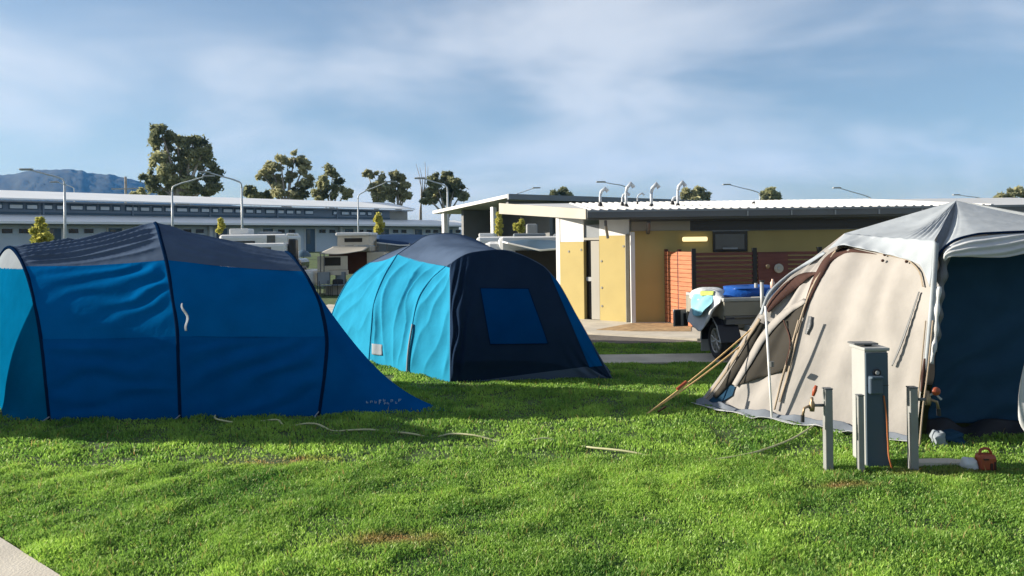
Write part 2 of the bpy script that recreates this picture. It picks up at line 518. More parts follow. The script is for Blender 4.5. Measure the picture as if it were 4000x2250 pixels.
# ------------------------------------------------------------------ left long building
LO = U(0, 0, 54.0)[:2]; LO = np.array([-32.4, 54.0])
LE = np.array([0.706, 0.708]); LN = np.array([-0.708, 0.706])       # LN points away from the camera
GB = 1.30
lb = thing('amenities_building', 'long grey blue building with raised window strip behind the blue tents', 'building', (LO[0], LO[1], GB))
def LB(name, s0, s1, d0, d1, z0, z1, m, par=None, **k):
    return part(name, fbox(LO, LE, LN, s0, s1, d0, d1, z0, z1), MT[m], par or lb, **k)
SL0, SL1 = -9.0, 38.0
wall = LB('wall', SL0, SL1, 0.0, 6.4, GB - .3, 3.72, 'cladding')
LB('upper_wall', SL0, 31.3, 3.0, 6.3, 3.72, 5.42, 'clere')
LB('end_wall', 31.3, 33.6, 3.05, 6.3, 3.72, 5.3, 'cream')
def roofslab(o, e, n, s0, s1, d0, z0, d1, z1, th):
    v = []
    for s in (s0, s1):
        for d, z in ((d0, z0), (d1, z1)):
            for t in (-th, 0):
                v.append([o[0] + e[0] * s + n[0] * d, o[1] + e[1] * s + n[1] * d, z + t])
    f = BOXF
    if e[0] * n[1] - e[1] * n[0] < 0:
        f = [q[::-1] for q in BOXF]
    return np.array(v), f
part('lower_roof', roofslab(LO, LE, LN, SL0, SL1 + 2, -1.3, 3.80, 2.99, 4.44, .10), MT['longroof'], lb)
part('upper_roof', roofslab(LO, LE, LN, SL0, 33.8, 2.0, 5.56, 6.6, 6.38, .10), MT['longroof'], lb)
LB('gutter', SL0, SL1 + 2, -1.42, -1.301, 3.66, 3.82, 'longroof')
LB('soffit', SL0, SL1, -1.28, -0.02, 3.62, 3.68, 'eave')
LB('upper_soffit', SL0, 33.6, 2.05, 2.98, 5.30, 5.40, 'eave')
LB('flashing_band', SL0, 31.3, 2.955, 2.995, 4.46, 4.62, 'doorblue')
k = 0
s = SL0 + .4
while s < 31:
    w = [0.62, 0.62, 0.42, 0.78][k % 4]
    if s + w < 31 and not (22.5 < s < 24):
        fr = LB('window', s - .07, s + w + .07, 2.93, 2.994, 4.80, 5.26, 'doorblue')
        LB('pane', s, s + w, 2.90, 2.925, 4.87, 5.12, 'paleglass', fr)
    s += w + [0.34, 0.34, 0.5, 0.3][k % 4]
    k += 1
for s in np.arange(SL0 + 3, 31, 6.2):
    LB('downpipe', s, s + .12, 2.86, 2.95, 4.35, 5.4, 'clere')
for k, s in enumerate(np.arange(SL0 + .6, SL1 - 1, 4.05)):
    d = LB('door', s, s + .92, -.05, -0.004, GB, 3.38, 'doorblue')
    LB('door_glass', s + .1, s + .46, -.075, -.052, GB + .75, 3.3, 'glass', d)
    LB('door_frame', s - .14, s - .01, -.07, -0.004, GB, 3.45, 'white', d)
    LB('door_frame', s + .93, s + 1.06, -.07, -0.004, GB, 3.45, 'white', d)
    for q in (1.35, 2.35):
        wdw = LB('window', s + q, s + q + .72, -.045, -0.004, 2.98, 3.38, 'cladding')
        LB('pane', s + q + .05, s + q + .67, -.07, -.047, 3.03, 3.34, 'darkvoid', wdw)
    if k % 3 == 1:
        LB('downpipe', s + 3.35, s + 3.6, -.4, -.1, GB, 3.6, 'white')

# ------------------------------------------------------------------ pavilion behind the yellow building
PA = np.array([-0.36, 36.0]); PE = np.array([0.803, 0.597]); PN = np.array([-0.597, 0.803])
pav = thing('open_pavilion', 'open shelter with a sloping roof beyond the yellow building', 'shelter', (PA[0], PA[1], 0))
part('roof', roofslab(PA, PE, PN, -.0, 15, -.3, 4.22, 6.5, 3.72, .16), MT['roofwhite'], pav)
part('roof_edge', fbox(PA, PE, PN, -.02, 15, -.42, -.302, 3.98, 4.24), MT['darkroof'], pav)
part('beam', fbox(PA, PE, PN, .3, 15, .05, .25, 3.55, 3.95), MT['gutter'], pav)
part('back_wall', fbox(PA, PE, PN, .6, 15, 4.4, 4.6, 0, 3.7), MT['gutter'], pav)
part('side_wall', fbox(PA, PE, PN, 3.0, 3.2, .3, 4.39, 0, 3.75), MT['gutter'], pav)
for s, d in ((.15, 1.1), (.15, 5.6), (6.0, .15), (11, .15)):
    part('column', fbox(PA, PE, PN, s, s + .22, d, d + .22, 0, 3.7), MT['white'], pav)

# ------------------------------------------------------------------ yellow amenities block
YC = np.array([2.80, 18.30]); YL = np.array([1.22, 19.62])
yb = thing('yellow_building', 'yellow rendered block with charcoal gutter and off white steel roof', 'building', (YC[0], YC[1], 0))
ex, ey = np.array([1.0, 0]), np.array([0, 1.0])
DE = (YL - YC) / np.linalg.norm(YL - YC)                 # along the lit end wall, leftwards
DN = np.array([DE[1], -DE[0]]); DN = DN if DN[1] > 0 else -DN   # into the building
LEN = np.linalg.norm(YL - YC)
def YB(name, s0, s1, d0, d1, z0, z1, m, par=None, **k):
    return part(name, fbox(YC, ex, ey, s0, s1, d0, d1, z0, z1), MT[m], par or yb, **k)
def YD(name, s0, s1, d0, d1, z0, z1, m, par=None, **k):
    return part(name, fbox(YC, DE, DN, s0, s1, d0, d1, z0, z1), MT[m], par or yb, **k)
YB('front_wall', .05, 13, .0, .3, 0, 2.22, 'yellow')
YB('front_frieze', .05, 1.45, .01, .3, 2.223, 2.50, 'cream')
YB('highlight_window', 1.453, 13, .06, .3, 2.223, 2.44, 'darkvoid')
YB('window_sill', 1.46, 13, -.03, .055, 2.196, 2.22, 'gutter')
YB('head_trim', .05, 13, .0, .3, 2.443, 2.56, 'gutter')
# lit end wall: two yellow panels with a doorway between them
YD('end_wall_panel', 0.02, .86, 0, .2, 0.05, 2.12, 'yellow')
YD('end_wall_panel', 1.33, LEN, 0, .2, 0.05, 1.98, 'yellow')
YD('end_wall_top', 0.02, .86, .01, .2, 2.123, 2.62, 'white')
YD('end_wall_top', 1.33, LEN + .0, .01, .2, 1.983, 2.62, 'white')
dr = YD('doorway', .863, 1.327, .12, .2, 0.05, 2.02, 'darkvoid')
YD('door_leaf', .88, 1.12, .02, .06, 0.06, 2.0, 'cream', dr)
YD('door_rail', 1.14, 1.30, .06, .10, 1.0, 1.1, 'galv', dr)
YD('door_head', .863, 1.327, .0, .12, 2.022, 2.08, 'cream', dr)
YD('transom', .863, 1.327, .05, .12, 2.083, 2.40, 'eave', dr)
for s, z in ((.17, 1.86), (.80, 1.5), (.80, .85), (.80, .4), (1.40, 1.78), (1.78, 1.74)):
    part('wall_bolt', lathe([YC[0] + DE[0] * s - DN[0] * .012, YC[1] + DE[1] * s - DN[1] * .012, z], (DN[0], DN[1], 0), [(0, 0), (.028, 0.002), (.03, .012)], 10), MT['olive'], yb)
YB('corner_post', .0, .10, -.16, -.06, 0.05, 2.2, 'white')
YB('corner_trim', -.10, -.015, -.02, .06, 0.05, 2.15, 'olive')
YD('side_return', LEN, LEN + .12, .0, 3.2, 0, 2.62, 'white')
# roof: rises away from the gutter, corrugated sheets on top
RO = YC + np.array([-1.05, -.62])
def rz(d):
    return 2.70 + d * .075
def rpt(s, d, z=0):
    x0 = RO[0] + s; y0 = RO[1] + d
    return [x0, y0, rz(d) + z]
rl = 14.0
rd = 6.6
roof_corners = [(0, 0), (rl, 0), (rl, rd), (-2.1, rd)]
P = np.array([rpt(*c) for c in roof_corners])
rf = part('roof', ngon(P, .05, (0, 0, 1)), MT['roofwhite'], yb)
rib_me = None
for i, s in enumerate(np.arange(.1, rl, .20)):
    if s > 9.5:
        break
    a = np.array(rpt(s, -.03, .0)); b = np.array(rpt(s - 0 , rd - .2, .0))
    v = np.array([[a[0] - .05, a[1], a[2] + .002], [a[0] - .02, a[1], a[2] + .032], [a[0] + .02, a[1], a[2] + .032], [a[0] + .05, a[1], a[2] + .002],
                  [b[0] - .05, b[1], b[2] + .002], [b[0] - .02, b[1], b[2] + .032], [b[0] + .02, b[1], b[2] + .032], [b[0] + .05, b[1], b[2] + .002]])
    fcs = [[0, 1, 5, 4], [1, 2, 6, 5], [2, 3, 7, 6], [0, 3, 2, 1], [4, 5, 6, 7]]
    if rib_me is None:
        rib = part('roof_rib', (v, fcs), MT['roofwhite'], rf); rib_me = rib; base_s = s
    else:
        o = rib_me.copy(); COL.objects.link(o); o.location.x += s - base_s
part('gutter', fbox(RO, ex, ey, -.02, rl, -.15, -.035, 2.525, 2.685), MT['gutter'], yb)
part('gutter_lip', fbox(RO, ex, ey, -.02, rl, -.165, -.151, 2.655, 2.70), MT['eave'], yb)
part('fascia', fbox(RO, ex, ey, .0, rl, -.032, .02, 2.48, 2.66), MT['gutter'], yb)
part('soffit', fbox(RO, ex, ey, .0, rl, .022, .66, 2.565, 2.60), MT['eave'], yb)
for s in (3.62, 4.62, 5.62, 6.62, 7.6):
    part('gutter_strap', fbox(RO, ex, ey, s, s + .03, -.172, -.1505, 2.53, 2.64), MT['galv'], yb)
# barge board along the sloping left edge of the roof
a, b = np.array(rpt(0, 0)), np.array(rpt(-2.1, rd))
bd = (b - a)[:2] / np.linalg.norm((b - a)[:2]); bn = np.array([-bd[1], bd[0]])
if bn[0] > 0: bn = -bn
v = []
for q, t in ((a, 0), (b, 1)):
    for off in (.004, .05):
        for z in (.035, -.20 - .10 * t):
            v.append([q[0] + bn[0] * off, q[1] + bn[1] * off, q[2] + z])
part('barge_board', (np.array(v), [[0, 1, 3, 2], [4, 6, 7, 5], [0, 4, 5, 1], [2, 3, 7, 6], [0, 2, 6, 4], [1, 5, 7, 3]]), MT['cream'], yb)
part('end_soffit', ngon(np.array([rpt(.05, .05, -.19), rpt(-2.0, rd, -.25), [YL[0] + .3, YL[1] + 3, 2.75], [YL[0], YL[1], 2.63], [YC[0], YC[1], 2.58]]), .02, (0, 0, -1)), MT['eave'], yb)
# downpipes under the gutter
part('downpipe', tube([U(2365, 862, 17.75), U(2366, 880, 17.78), U(2372, 915, 18.2), U(2374, 930, 18.24)], .035, 8), MT['gutter'], yb)
part('downpipe', tube([U(2533, 865, 17.75), U(2533, 890, 17.9), U(2531, 908, 18.22)], .05, 8), MT['gutter'], yb)
# window above the screen and the batten light
w0 = YB('window', 1.98, 2.80, -.04, -.004, 1.70, 2.185, 'darkvoid')
YB('pane', 2.03, 2.72, -.055, -.042, 1.76, 2.12, 'glass', w0)
YB('window_head', 1.97, 2.83, -.05, -.004, 2.187, 2.21, 'eave', w0)
YB('window_latch', 2.2, 2.55, -.085, -.057, 1.76, 1.80, 'galv', w0)
# roof vents
def vent(px, py, ptop, Y, r, label):
    b = U(px, py, Y)
    t = U(px, ptop, Y)
    h = t[2] - b[2]
    th = thing('roof_vent', label, 'vent', b, 'vent pipes on the steel roof')
    part('flashing', lathe(b + [0, 0, -.03], (0, 0, 1), [(r * 1.9, 0), (r * 1.7, .05), (r * 1.05, .11)], 14), MT['rubber'], th, smooth=True)
    part('pipe', cyl(b - [0, 0, .03], b + [0, 0, h * .62], r, 14), MT['pvc'], th, smooth=True)
    if ptop < 775:
        c = b + [0, 0, h * .66]
        part('cowl', tube([c + [-.0, 0, -.05], c + [.03, 0, h * .12], c + [.13, 0, h * .28], c + [.2, 0, h * .12]], [r * 1.0, r * 1.25, r * 1.7, r * 1.5], 14), MT['pvc'], th, smooth=True)
for v_ in ((2345, 801, 733, 20.2, .034, 'short white vent pipe at the left end of the roof'),
           (2431, 800, 752, 20.4, .028, 'thin vent pipe hidden behind the second tall vent'),
           (2446, 808, 712, 19.8, .036, 'second white vent pipe, under the lamp arm'),
           (2490, 797, 752, 21.5, .016, 'thin grey rod on the roof between two vents'),
           (2545, 808, 714, 19.8, .038, 'lone white cowled vent in the middle of the vent row'),
           (2627, 796, 768, 20.6, .03, 'low bent vent beside the rightmost tall vent'),
           (2648, 806, 706, 19.9, .036, 'tallest white cowled vent at the right of the row'),
           (2944, 800, 776, 20.5, .03, 'small stub vent alone on the right half of the roof')):
    vent(*v_)
# batten lamp on the shaded wall
lamp = thing('wall_light', 'lit cream batten light on the shaded yellow wall', 'lamp', (YC[0] + 1.45, YC[1], 1.98))
part('mount', fbox(YC, ex, ey, 1.26, 1.82, -.045, -.003, 1.965, 2.055), MT['cream'], lamp)
part('diffuser', fbox(YC, ex, ey, 1.24, 1.84, -.11, -.047, 1.955, 2.065), MT['lamp'], lamp, bevel=.03)

# slatted privacy screen in front of the building
SC = np.array([4.02, 17.10]); SB = np.array([3.64, 18.28])
scr = thing('timber_screen', 'red brown slatted timber screen in front of the yellow wall', 'screen', (SC[0], SC[1], 0))
sd = (SB - SC); sl = np.linalg.norm(sd); sd /= sl
sn = np.array([-sd[1], sd[0]]); sn = sn if sn[0] > 0 else -sn
nsl = 17
for i in range(nsl):
    z0 = .06 + i * .0985
    for a_, b_ in ((.03, sl * .48), (sl * .52, sl)):
        part('slat', fbox(SC, sd, sn, a_, b_, -.02, .003, z0, z0 + .088), MT['slat'], scr)
for s in (sl * .5, sl - .01):
    part('post', fbox(SC, sd, sn, s - .03, s + .03, -.012, .06, 0, 1.78), MT['slatdark'], scr)
for i in range(nsl):
    z0 = .06 + i * .0985
    for a_, b_ in ((.06, 1.33), (1.42, 2.78), (2.87, 4.2)):
        part('slat', fbox(SC, ex, ey, a_, b_, -.015, .01, z0, z0 + .068), MT['slatdark'], scr)
for s in (0.02, 1.375, 2.825, 4.25):
    part('post', fbox(SC, ex, ey, s - .045, s + .045, -.03, .06, 0, 1.80), MT['steelpost'], scr)
part('gate_panel', fbox(SC, ex, ey, 1.44, 2.1, -.05, -.017, .1, 1.66), MT['slatdark'], scr)
SP = Plane((2720, 984, 17.05), (3190, 977, 17.05), (2720, 1280, 17.05))
pl = thing('round_plate', 'round pale plate fixed on the brown timber screen', 'plate', SP.at(3042, 1048, .1))
part('disc', lathe(SP.at(3042, 1048, .06), (0, -1, 0), [(0, .03), (.07, .03), (.10, .022), (.105, 0)], 24), MT['cream'], pl, smooth=True)
part('hub', lathe(SP.at(3042, 1048, .08), (0, -1, 0), [(0, .03), (.03, .028), (.035, .008)], 14), MT['galv'], pl)
pl2 = solo('small_bracket', lathe(SP.at(2998, 1040, .06), (0, -1, 0), [(0, .05), (.035, .045), (.05, .03), (.05, 0)], 12), MT['brass'], 'small pale bracket left of the round plate on the screen', 'bracket')

# ------------------------------------------------------------------ loaded box trailer
TA = np.array([.15, -.989]); TN = np.array([-.989, -.15])          # towards its drawbar; out of its near side
TC = np.array([3.40, 12.36])
tr = thing('box_trailer', 'grey olive box trailer with black mudguard loaded beside the cream tent', 'trailer', (TC[0], TC[1] + .5, 0.022))
def TR(name, s0, s1, d0, d1, z0, z1, m, par=None, **k):
    return part(name, fbox(TC, TA, TN, s0, s1, d0, d1, z0, z1), MT[m], par or tr, **k)
TR('front_panel', -.04, 0, -1.25, 0, .76, .99, 'olive', bevel=.01)
TR('top_rail', -.05, .02, -1.25, .02, .992, 1.05, 'galv', bevel=.012)
TR('front_sill', -.02, .015, -1.22, -.02, .735, .758, 'gutter')
TR('side_panel', -1.6, -.045, -.04, 0, .70, .99, 'olive', bevel=.01)
TR('side_rail', -1.6, -.055, -.05, .02, .992, 1.05, 'galv', bevel=.012)
TR('side_panel', -1.6, -.045, -1.25, -1.21, .70, .99, 'olive')
TR('tailgate', -1.64, -1.602, -1.25, 0, .55, .99, 'olive')
TR('floor', -1.6, -.03, -1.2, -.05, .62, .70, 'gutter')
TR('lower_panel', -.12, -.08, -1.05, -.22, .56, .732, 'olive')
TR('chassis_rail', -1.5, .3, -.45, -.38, .50, .60, 'galv')
TR('chassis_rail', -1.5, .3, -.95, -.88, .50, .60, 'galv')
part('axle', cyl(U(2845, 1335, 12.7), U(3060, 1340, 12.9), .035, 12), MT['galv'], tr, smooth=True)
part('spring_hanger', tube([U(2838, 1318, 12.55), U(2870, 1322, 12.55), U(2880, 1336, 12.5), U(2930, 1336, 12.4)], .022, 8), MT['pedwhite'], tr, smooth=True)
part('stand_leg', tube([U(2830, 1408, 12.3), U(2862, 1372, 12.3), U(2905, 1330, 12.3)], .016, 8), MT['galv'], tr, smooth=True)
part('front_post', cyl(U(2978, 1250, 12.3), U(2976, 1098, 12.3), .03, 12), MT['galv'], tr, smooth=True)
part('front_post', cyl(U(2953, 1130, 12.8), U(2953, 1106, 12.8), .028, 12), MT['galv'], tr)
part('post_cap', cyl(U(2976, 1100, 12.3), U(2976, 1095, 12.3), .045, 12), MT['blackplastic'], tr)
# tail light board at the rear corner
lbk = TR('light_board', -1.72, -1.68, -.05, .22, .42, .73, 'galv')
TR('tail_light', -1.675, -1.65, .10, .20, .44, .72, 'blackplastic', lbk)
TR('tail_light', -1.675, -1.65, -.04, .04, .44, .66, 'blackplastic', lbk)
def wheel(cx_, name='wheel'):
    c = np.array([cx_[0], cx_[1], .022 + .31])
    n3 = np.array([TN[0], TN[1], 0])
    w = part(name, lathe(c, n3, [(.20, -.17), (.27, -.19), (.305, -.15), (.31, -.10), (.31, -.06), (.305, -.02), (.275, .0), (.215, -.005), (.205, -.02)], 40), MT['rubber'], tr, smooth=True)
    part('rim', lathe(c, n3, [(.205, -.17), (.205, -.012), (.195, -.006), (.185, -.03), (.18, -.10), (0.02, -.10)], 40), MT['rim'], w, smooth=True)
    part('hub_cap', lathe(c, n3, [(0, -.012), (.03, -.012), (.042, -.03), (.05, -.06)], 20), MT['rim'], w, smooth=True)
    up = np.array([0, 0, 1.0]); sd3 = np.array([TA[0], TA[1], 0])
    for k in range(9):
        t = 2 * math.pi * k / 9 + .2
        dr3 = math.cos(t) * up + math.sin(t) * sd3
        part('spoke', tube([c + dr3 * .03 + n3 * -.035, c + dr3 * .11 + n3 * -.02, c + dr3 * .195 + n3 * -.028], [.020, .015, .018], 6), MT['rim'], w)
    return w
wc = TC - TA * .31 + TN * .03
wheel(wc)
# mudguard: faceted arch reaching in to the body
arch = [(-.44, .30), (-.40, .52), (-.24, .70), (.05, .72), (.22, .60), (.37, .34)]
va, fa = [], []
for s, z in arch:
    for d in (.06, -.30):
        p = wc + TA * s + TN * d
        va.append([p[0], p[1], z])
for i in range(len(arch) - 1):
    fa.append([2 * i, 2 * i + 1, 2 * i + 3, 2 * i + 2])
part('mudguard', (np.array(va), fa), MT['blackplastic'], tr, thick=.012)
part('mudguard_edge', tube([[*(wc + TA * s + TN * .062), z] for s, z in arch], .013, 6), MT['galv'], tr)
bp_ = [(-.40, .30)] + arch[1:-1] + [(.37, .34), (.30, .30), (-.3, .30)]
part('mudguard_back', ngon(np.array([[*(wc + TA * s + TN * -.29), z] for s, z in bp_]), .01, (TN[0], TN[1], 0)), MT['blackplastic'], tr)
m0 = wc - TA * .46
part('mudflap', fbox(m0, TN, TA, -.22, .05, -.01, .004, .10, .33), MT['pedwhite'], tr)
# load: blue tarp, printed bag, bundle
def lump(c, sx, sy, sz, seed, nu=26, nv=14, amp=.18, base=True, e=None):
    e = np.array([1.0, 0]) if e is None else e
    n = np.array([-e[1], e[0]])
    V = []
    for j in range(nv):
        ph = math.pi / 2 * j / (nv - 1) if base else math.pi * (j / (nv - 1) - .5)
        for i in range(nu):
            t = 2 * math.pi * i / nu
            sq = lambda q: math.copysign(abs(q) ** .6, q)
            r = 1 + amp * (float(vn[seed % 8](i * 6 / nu + seed, j * 5 / nv)) - .5) * (1 if i < nu - 1 else 1)
            a = sq(math.cos(t)) * math.cos(ph) ** .5 * r if math.cos(ph) > 0 else 0
            b = sq(math.sin(t)) * math.cos(ph) ** .5 * r if math.cos(ph) > 0 else 0
            V.append([c[0] + e[0] * a * sx + n[0] * b * sy, c[1] + e[1] * a * sx + n[1] * b * sy, c[2] + sz * math.sin(ph) * (1 + amp * .6 * (float(vn[(seed + 1) % 8](i * 5 / nu, j * 3 / nv)) - .5))])
    f = [[j * nu + i, j * nu + (i + 1) % nu, (j + 1) * nu + (i + 1) % nu, (j + 1) * nu + i] for j in range(nv - 1) for i in range(nu)]
    return np.array(V), f
tcv = TC - TA * .62 - TN * .72
solo('blue_tarp', lump([tcv[0] + .02, tcv[1], 1.04], .50, .42, .17, 3, amp=.35, e=np.array([TN[0], TN[1]])), MT['tarp'], 'crumpled royal blue tarp heaped on the trailer load', 'tarp', smooth=True)
bg0 = thing('woven_bag', 'white and turquoise bag hanging over the side of the box trailer', 'bag', (TC[0] - .05, TC[1] + .9, .6))
bagc = [L3([(2712, 1140, 13.3), (2702, 1190, 13.2), (2690, 1225, 13.15), (2680, 1252, 13.1)]),
        L3([(2735, 1133, 13.1), (2730, 1185, 12.9), (2718, 1240, 12.85), (2712, 1275, 12.85)]),
        L3([(2770, 1133, 12.9), (2768, 1180, 12.7), (2755, 1240, 12.62), (2728, 1292, 12.6)]),
        L3([(2805, 1140, 12.7), (2790, 1175, 12.55), (2775, 1215, 12.45), (2745, 1280, 12.45)]),
        L3([(2830, 1158, 12.6), (2812, 1168, 12.42), (2795, 1190, 12.38), (2768, 1232, 12.40)])]
part('bag_side', sheet(loft(bagc, 40, 30, True), lambda u, v: .02 * np.sin(9 * u + 5 * v) + .03 * (vn[2](u * 7, v * 6) - .5)), MT['bagwhite'], bg0, smooth=True, thick=.012)
prt = [L3([(2708, 1150, 13.12), (2700, 1195, 13.02), (2700, 1225, 12.98)]), L3([(2745, 1150, 12.87), (2738, 1190, 12.74), (2722, 1235, 12.72)]), L3([(2790, 1150, 12.66), (2775, 1185, 12.50), (2752, 1215, 12.46)])]
part('turquoise_print', sheet(loft(prt, 24, 24, True), lambda u, v: .02 * np.sin(9 * u + 5 * v)), MT['bagcyan'], bg0, smooth=True, thick=.004)
prt = [L3([(2735, 1136, 13.0), (2736, 1155, 12.88)]), L3([(2790, 1136, 12.72), (2786, 1152, 12.6)])]
part('lime_print', sheet(loft(prt, 10, 8)), MT['baggreen'], bg0, smooth=True, thick=.004)
part('bag_top', lump([TC[0] - .02, TC[1] + .85, .98], .3, .35, .20, 5, amp=.3), MT['bagwhite'], bg0, smooth=True)
nb = U(3030, 1150, 12.5)
solo('navy_bundle', lump([nb[0], nb[1], .98], .16, .16, .22, 2, amp=.3), MT['awnnavy'], 'navy bundle at the front of the trailer load', 'bundle', smooth=True)
bt = U(3018, 1126, 12.5)
solo('pale_bottle', lathe(bt, (0, 0, 1), [(0, 0), (.035, 0), (.037, .09), (.018, .12), (.016, .15), (0, .15)], 14), MT['skin'], 'pale pink bottle standing on the navy bundle in the trailer', 'bottle', smooth=True)

# ------------------------------------------------------------------ big blue tunnel tent (left foreground)
def hoop_near(px, Yn, Yr, p=1.75):
    """points of a hoop seen from its near foot to its top, put on a rounded arch from Yn to the ridge at Yr"""
    Za = U(px[-1][0], px[-1][1], Yr)[2]
    out = []
    for x, y in px:
        Y = (Yn + Yr) / 2
        for _ in range(40):
            z = max(0.0, U(x, y, Y)[2])
            q = max(0.0, 1 - min(1, z / Za) ** p)
            Y = .5 * Y + .5 * (Yr - (Yr - Yn) * q ** (1 / p))
        out.append(U(x, y, Y))
    out[0][2] = 0.0
    return np.array(out)
def split_z(c, zs):
    """cut a densely sampled rising curve at heights"""
    c = crs(c, 240)
    idx = [0] + [int(np.argmax(c[:, 2] >= z)) for z in zs] + [len(c) - 1]
    return [c[idx[i]:idx[i + 1] + 1] for i in range(len(idx) - 1)]
YR = 10.18
hA = hoop_near([(192, 1646), (178, 1500), (160, 1330), (128, 1150), (102, 1060), (72, 995), (36, 962)], 8.86, YR)
hB = hoop_near([(703, 1640), (697, 1450), (690, 1280), (670, 1140), (650, 1020), (630, 940), (606, 868)], 8.86, YR)
hC = hoop_near([(1245, 1626), (1268, 1450), (1275, 1320), (1250, 1190), (1205, 1090), (1165, 1030), (1118, 982)], 8.95, YR)
tA, tB, tC = 1.77, 1.83, 1.66
sA, sB, sC = split_z(hA, (.92, tA)), split_z(hB, (.94, tB)), split_z(hC, (.90, tC))
def mirror(c, xa=None):
    d = c.copy(); d[:, 1] = 2 * YR - d[:, 1]
    if xa is not None: d[:, 0] = 2 * xa - d[:, 0]
    return d
def roofcurve(top):
    return np.vstack([top, mirror(top, top[-1][0])[::-1][1:]])
t1 = thing('tunnel_tent', 'large blue tunnel tent with slate grey roof in the left foreground', 'tent', (hB[0][0], hB[0][1], 0))
def edge(u, v):
    return np.clip(np.minimum(u, 1 - u) * 10, 0, 1) * np.clip(np.minimum(v, 1 - v) * 8, 0, 1)
def crease(ph):
    return 1.05 - 1.6 * np.abs(np.sin(ph / 2)) ** .8
def d_roof(u, v):      # long folds fanning from the middle hoop
    f = np.minimum(v, 1 - v) * 2
    ph = 2 * np.pi * (5.5 * f * (1.25 - .35 * u) - 1.3 * u + .5 * vn[0](u * 3, v * 6))
    return .042 * crease(ph) * edge(u, v) * (.5 + .8 * vn[1](u * 2 + 3, f * 3)) - .05 * np.sin(np.pi * u)
def d_upper(u, v):
    ph = 2 * np.pi * (4.2 * v + 2.2 * (1 - u) + .8 * vn[2](u * 3, v * 4))
    return .017 * np.sin(ph) * edge(u, v) * (.08 + u * v * 1.9) + .012 * (vn[3](u * 5, v * 5) - .5) - .04 * np.sin(np.pi * u)
def d_low(u, v):
    ph = 2 * np.pi * (3.4 * v - .5 * u + .7 * vn[4](u * 3, v * 4))
    return .012 * np.sin(ph) * edge(u, v) * (.3 + vn[5](u * 2, v * 2)) - .04 * np.sin(np.pi * u)
def d_lowdiag(u, v):
    ph = 2 * np.pi * (2.8 * v - 2.4 * u + .6 * vn[6](u * 3, v * 4))
    return .015 * np.sin(ph) * edge(u, v) * (.3 + vn[5](u * 2 + 4, v * 2)) - .04 * np.sin(np.pi * u)
def d_soft(u, v):
    return .012 * (vn[3](u * 6, v * 5) - .5) - .03 * np.sin(np.pi * u)
def section(a, b, dl, du, dr_, names=('lower_wall', 'upper_wall', 'roof_panel')):
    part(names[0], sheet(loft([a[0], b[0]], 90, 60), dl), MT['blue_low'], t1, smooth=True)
    part(names[1], sheet(loft([a[1], b[1]], 90, 60), du), MT['blue'], t1, smooth=True)
    part(names[2], sheet(loft([roofcurve(a[2]), roofcurve(b[2])], 100, 130), dr_, toward=(0, 0, 1)), MT['greyroof'], t1, smooth=True)
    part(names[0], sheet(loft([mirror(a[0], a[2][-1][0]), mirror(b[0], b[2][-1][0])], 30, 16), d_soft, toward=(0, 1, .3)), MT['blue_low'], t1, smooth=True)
    part(names[1], sheet(loft([mirror(a[1], a[2][-1][0]), mirror(b[1], b[2][-1][0])], 30, 16), d_soft, toward=(0, 1, .3)), MT['blue'], t1, smooth=True)
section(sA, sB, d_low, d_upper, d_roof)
def d_roof2(u, v):
    f = np.minimum(v, 1 - v) * 2
    ph = 2 * np.pi * (4.0 * f + 1.6 * u + .5 * vn[0](u * 3, v * 6))
    return .010 * np.sin(ph) * edge(u, v) - .03 * np.sin(np.pi * u)
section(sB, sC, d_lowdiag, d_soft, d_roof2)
# sloping right end running out to a peg
eg = crs(np.array([G(1772, 1603), [-1.50, 10.0, 0], [-2.35, 10.7, 0], [-3.3, 11.35, 0]]), 30)
fullC = np.vstack([hC, mirror(hC, hC[-1][0])[::-1][1:]])
def d_tail(u, v):
    return (-.05 * np.sin(np.pi * u) * np.clip(v * 4, 0, 1) + .010 * np.sin(16 * v + 7 * u) * edge(u, v)) * np.clip(v * 6, 0, 1)
_tp = sheet(loft([fullC, eg], 60, 90), d_tail, toward=(1, -.4, .5))
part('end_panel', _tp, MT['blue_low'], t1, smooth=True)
TS = Surf(_tp[0][:2700])
# left end, sunlit, going down out of the frame
hD = np.array([[-5.98, 8.99, 0], [-6.35, 9.5, .02], [-7.1, 10.3, .02], [-8.0, 11.15, .02], [-8.25, 11.5, 0]])
fullA = np.vstack([hA, mirror(hA, hA[-1][0])[::-1][1:]])
cA = crs(fullA, 300)
gD = crs(hD, 300)
def d_end(u, v):
    return .07 * np.sin(np.pi * u) * np.clip(v * 5, 0, 1) * np.clip((1 - v) * 5, 0, 1) + .008 * np.sin(14 * v + 4 * u) * edge(u, v)
PE_ = loft([cA, gD], 130, 300)
vE, fE = sheet(PE_, d_end, toward=(-1, -.4, .5))
nuE, nvE = PE_.shape[:2]
fz = vE[np.array(fE)].mean(1)[:, 2]
part('end_panel', (vE, [q for q, z in zip(fE, fz) if z <= 1.74]), MT['cyan2'], t1, smooth=True)
part('end_roof', (vE, [q for q, z in zip(fE, fz) if z > 1.74]), MT['cap'], t1, smooth=True)
# pole sleeves
for hh in (fullA, np.vstack([hB, mirror(hB, hB[-1][0])[::-1][1:]]), fullC):
    cc = crs(hh, 70)
    cc = cc + (np.array([[c[0], YR, .3] for c in cc]) - cc) * .012 / (np.linalg.norm(np.array([[c[0], YR, .3] for c in cc]) - cc, axis=1)[:, None] + .01)
    n_ = len(cc)
    part('pole_sleeve', tube(cc, .023, 8), MT['sleeve'], t1, smooth=True)
gc = G(703, 1642)
for p_ in (hA[0], hB[0], hC[0]):
    part('peg_loop', tube([p_ + [0, 0, .05], p_ + [-.02, -.09, .02], p_ + [0, -.13, .0]], .008, 6), MT['cap'], t1)
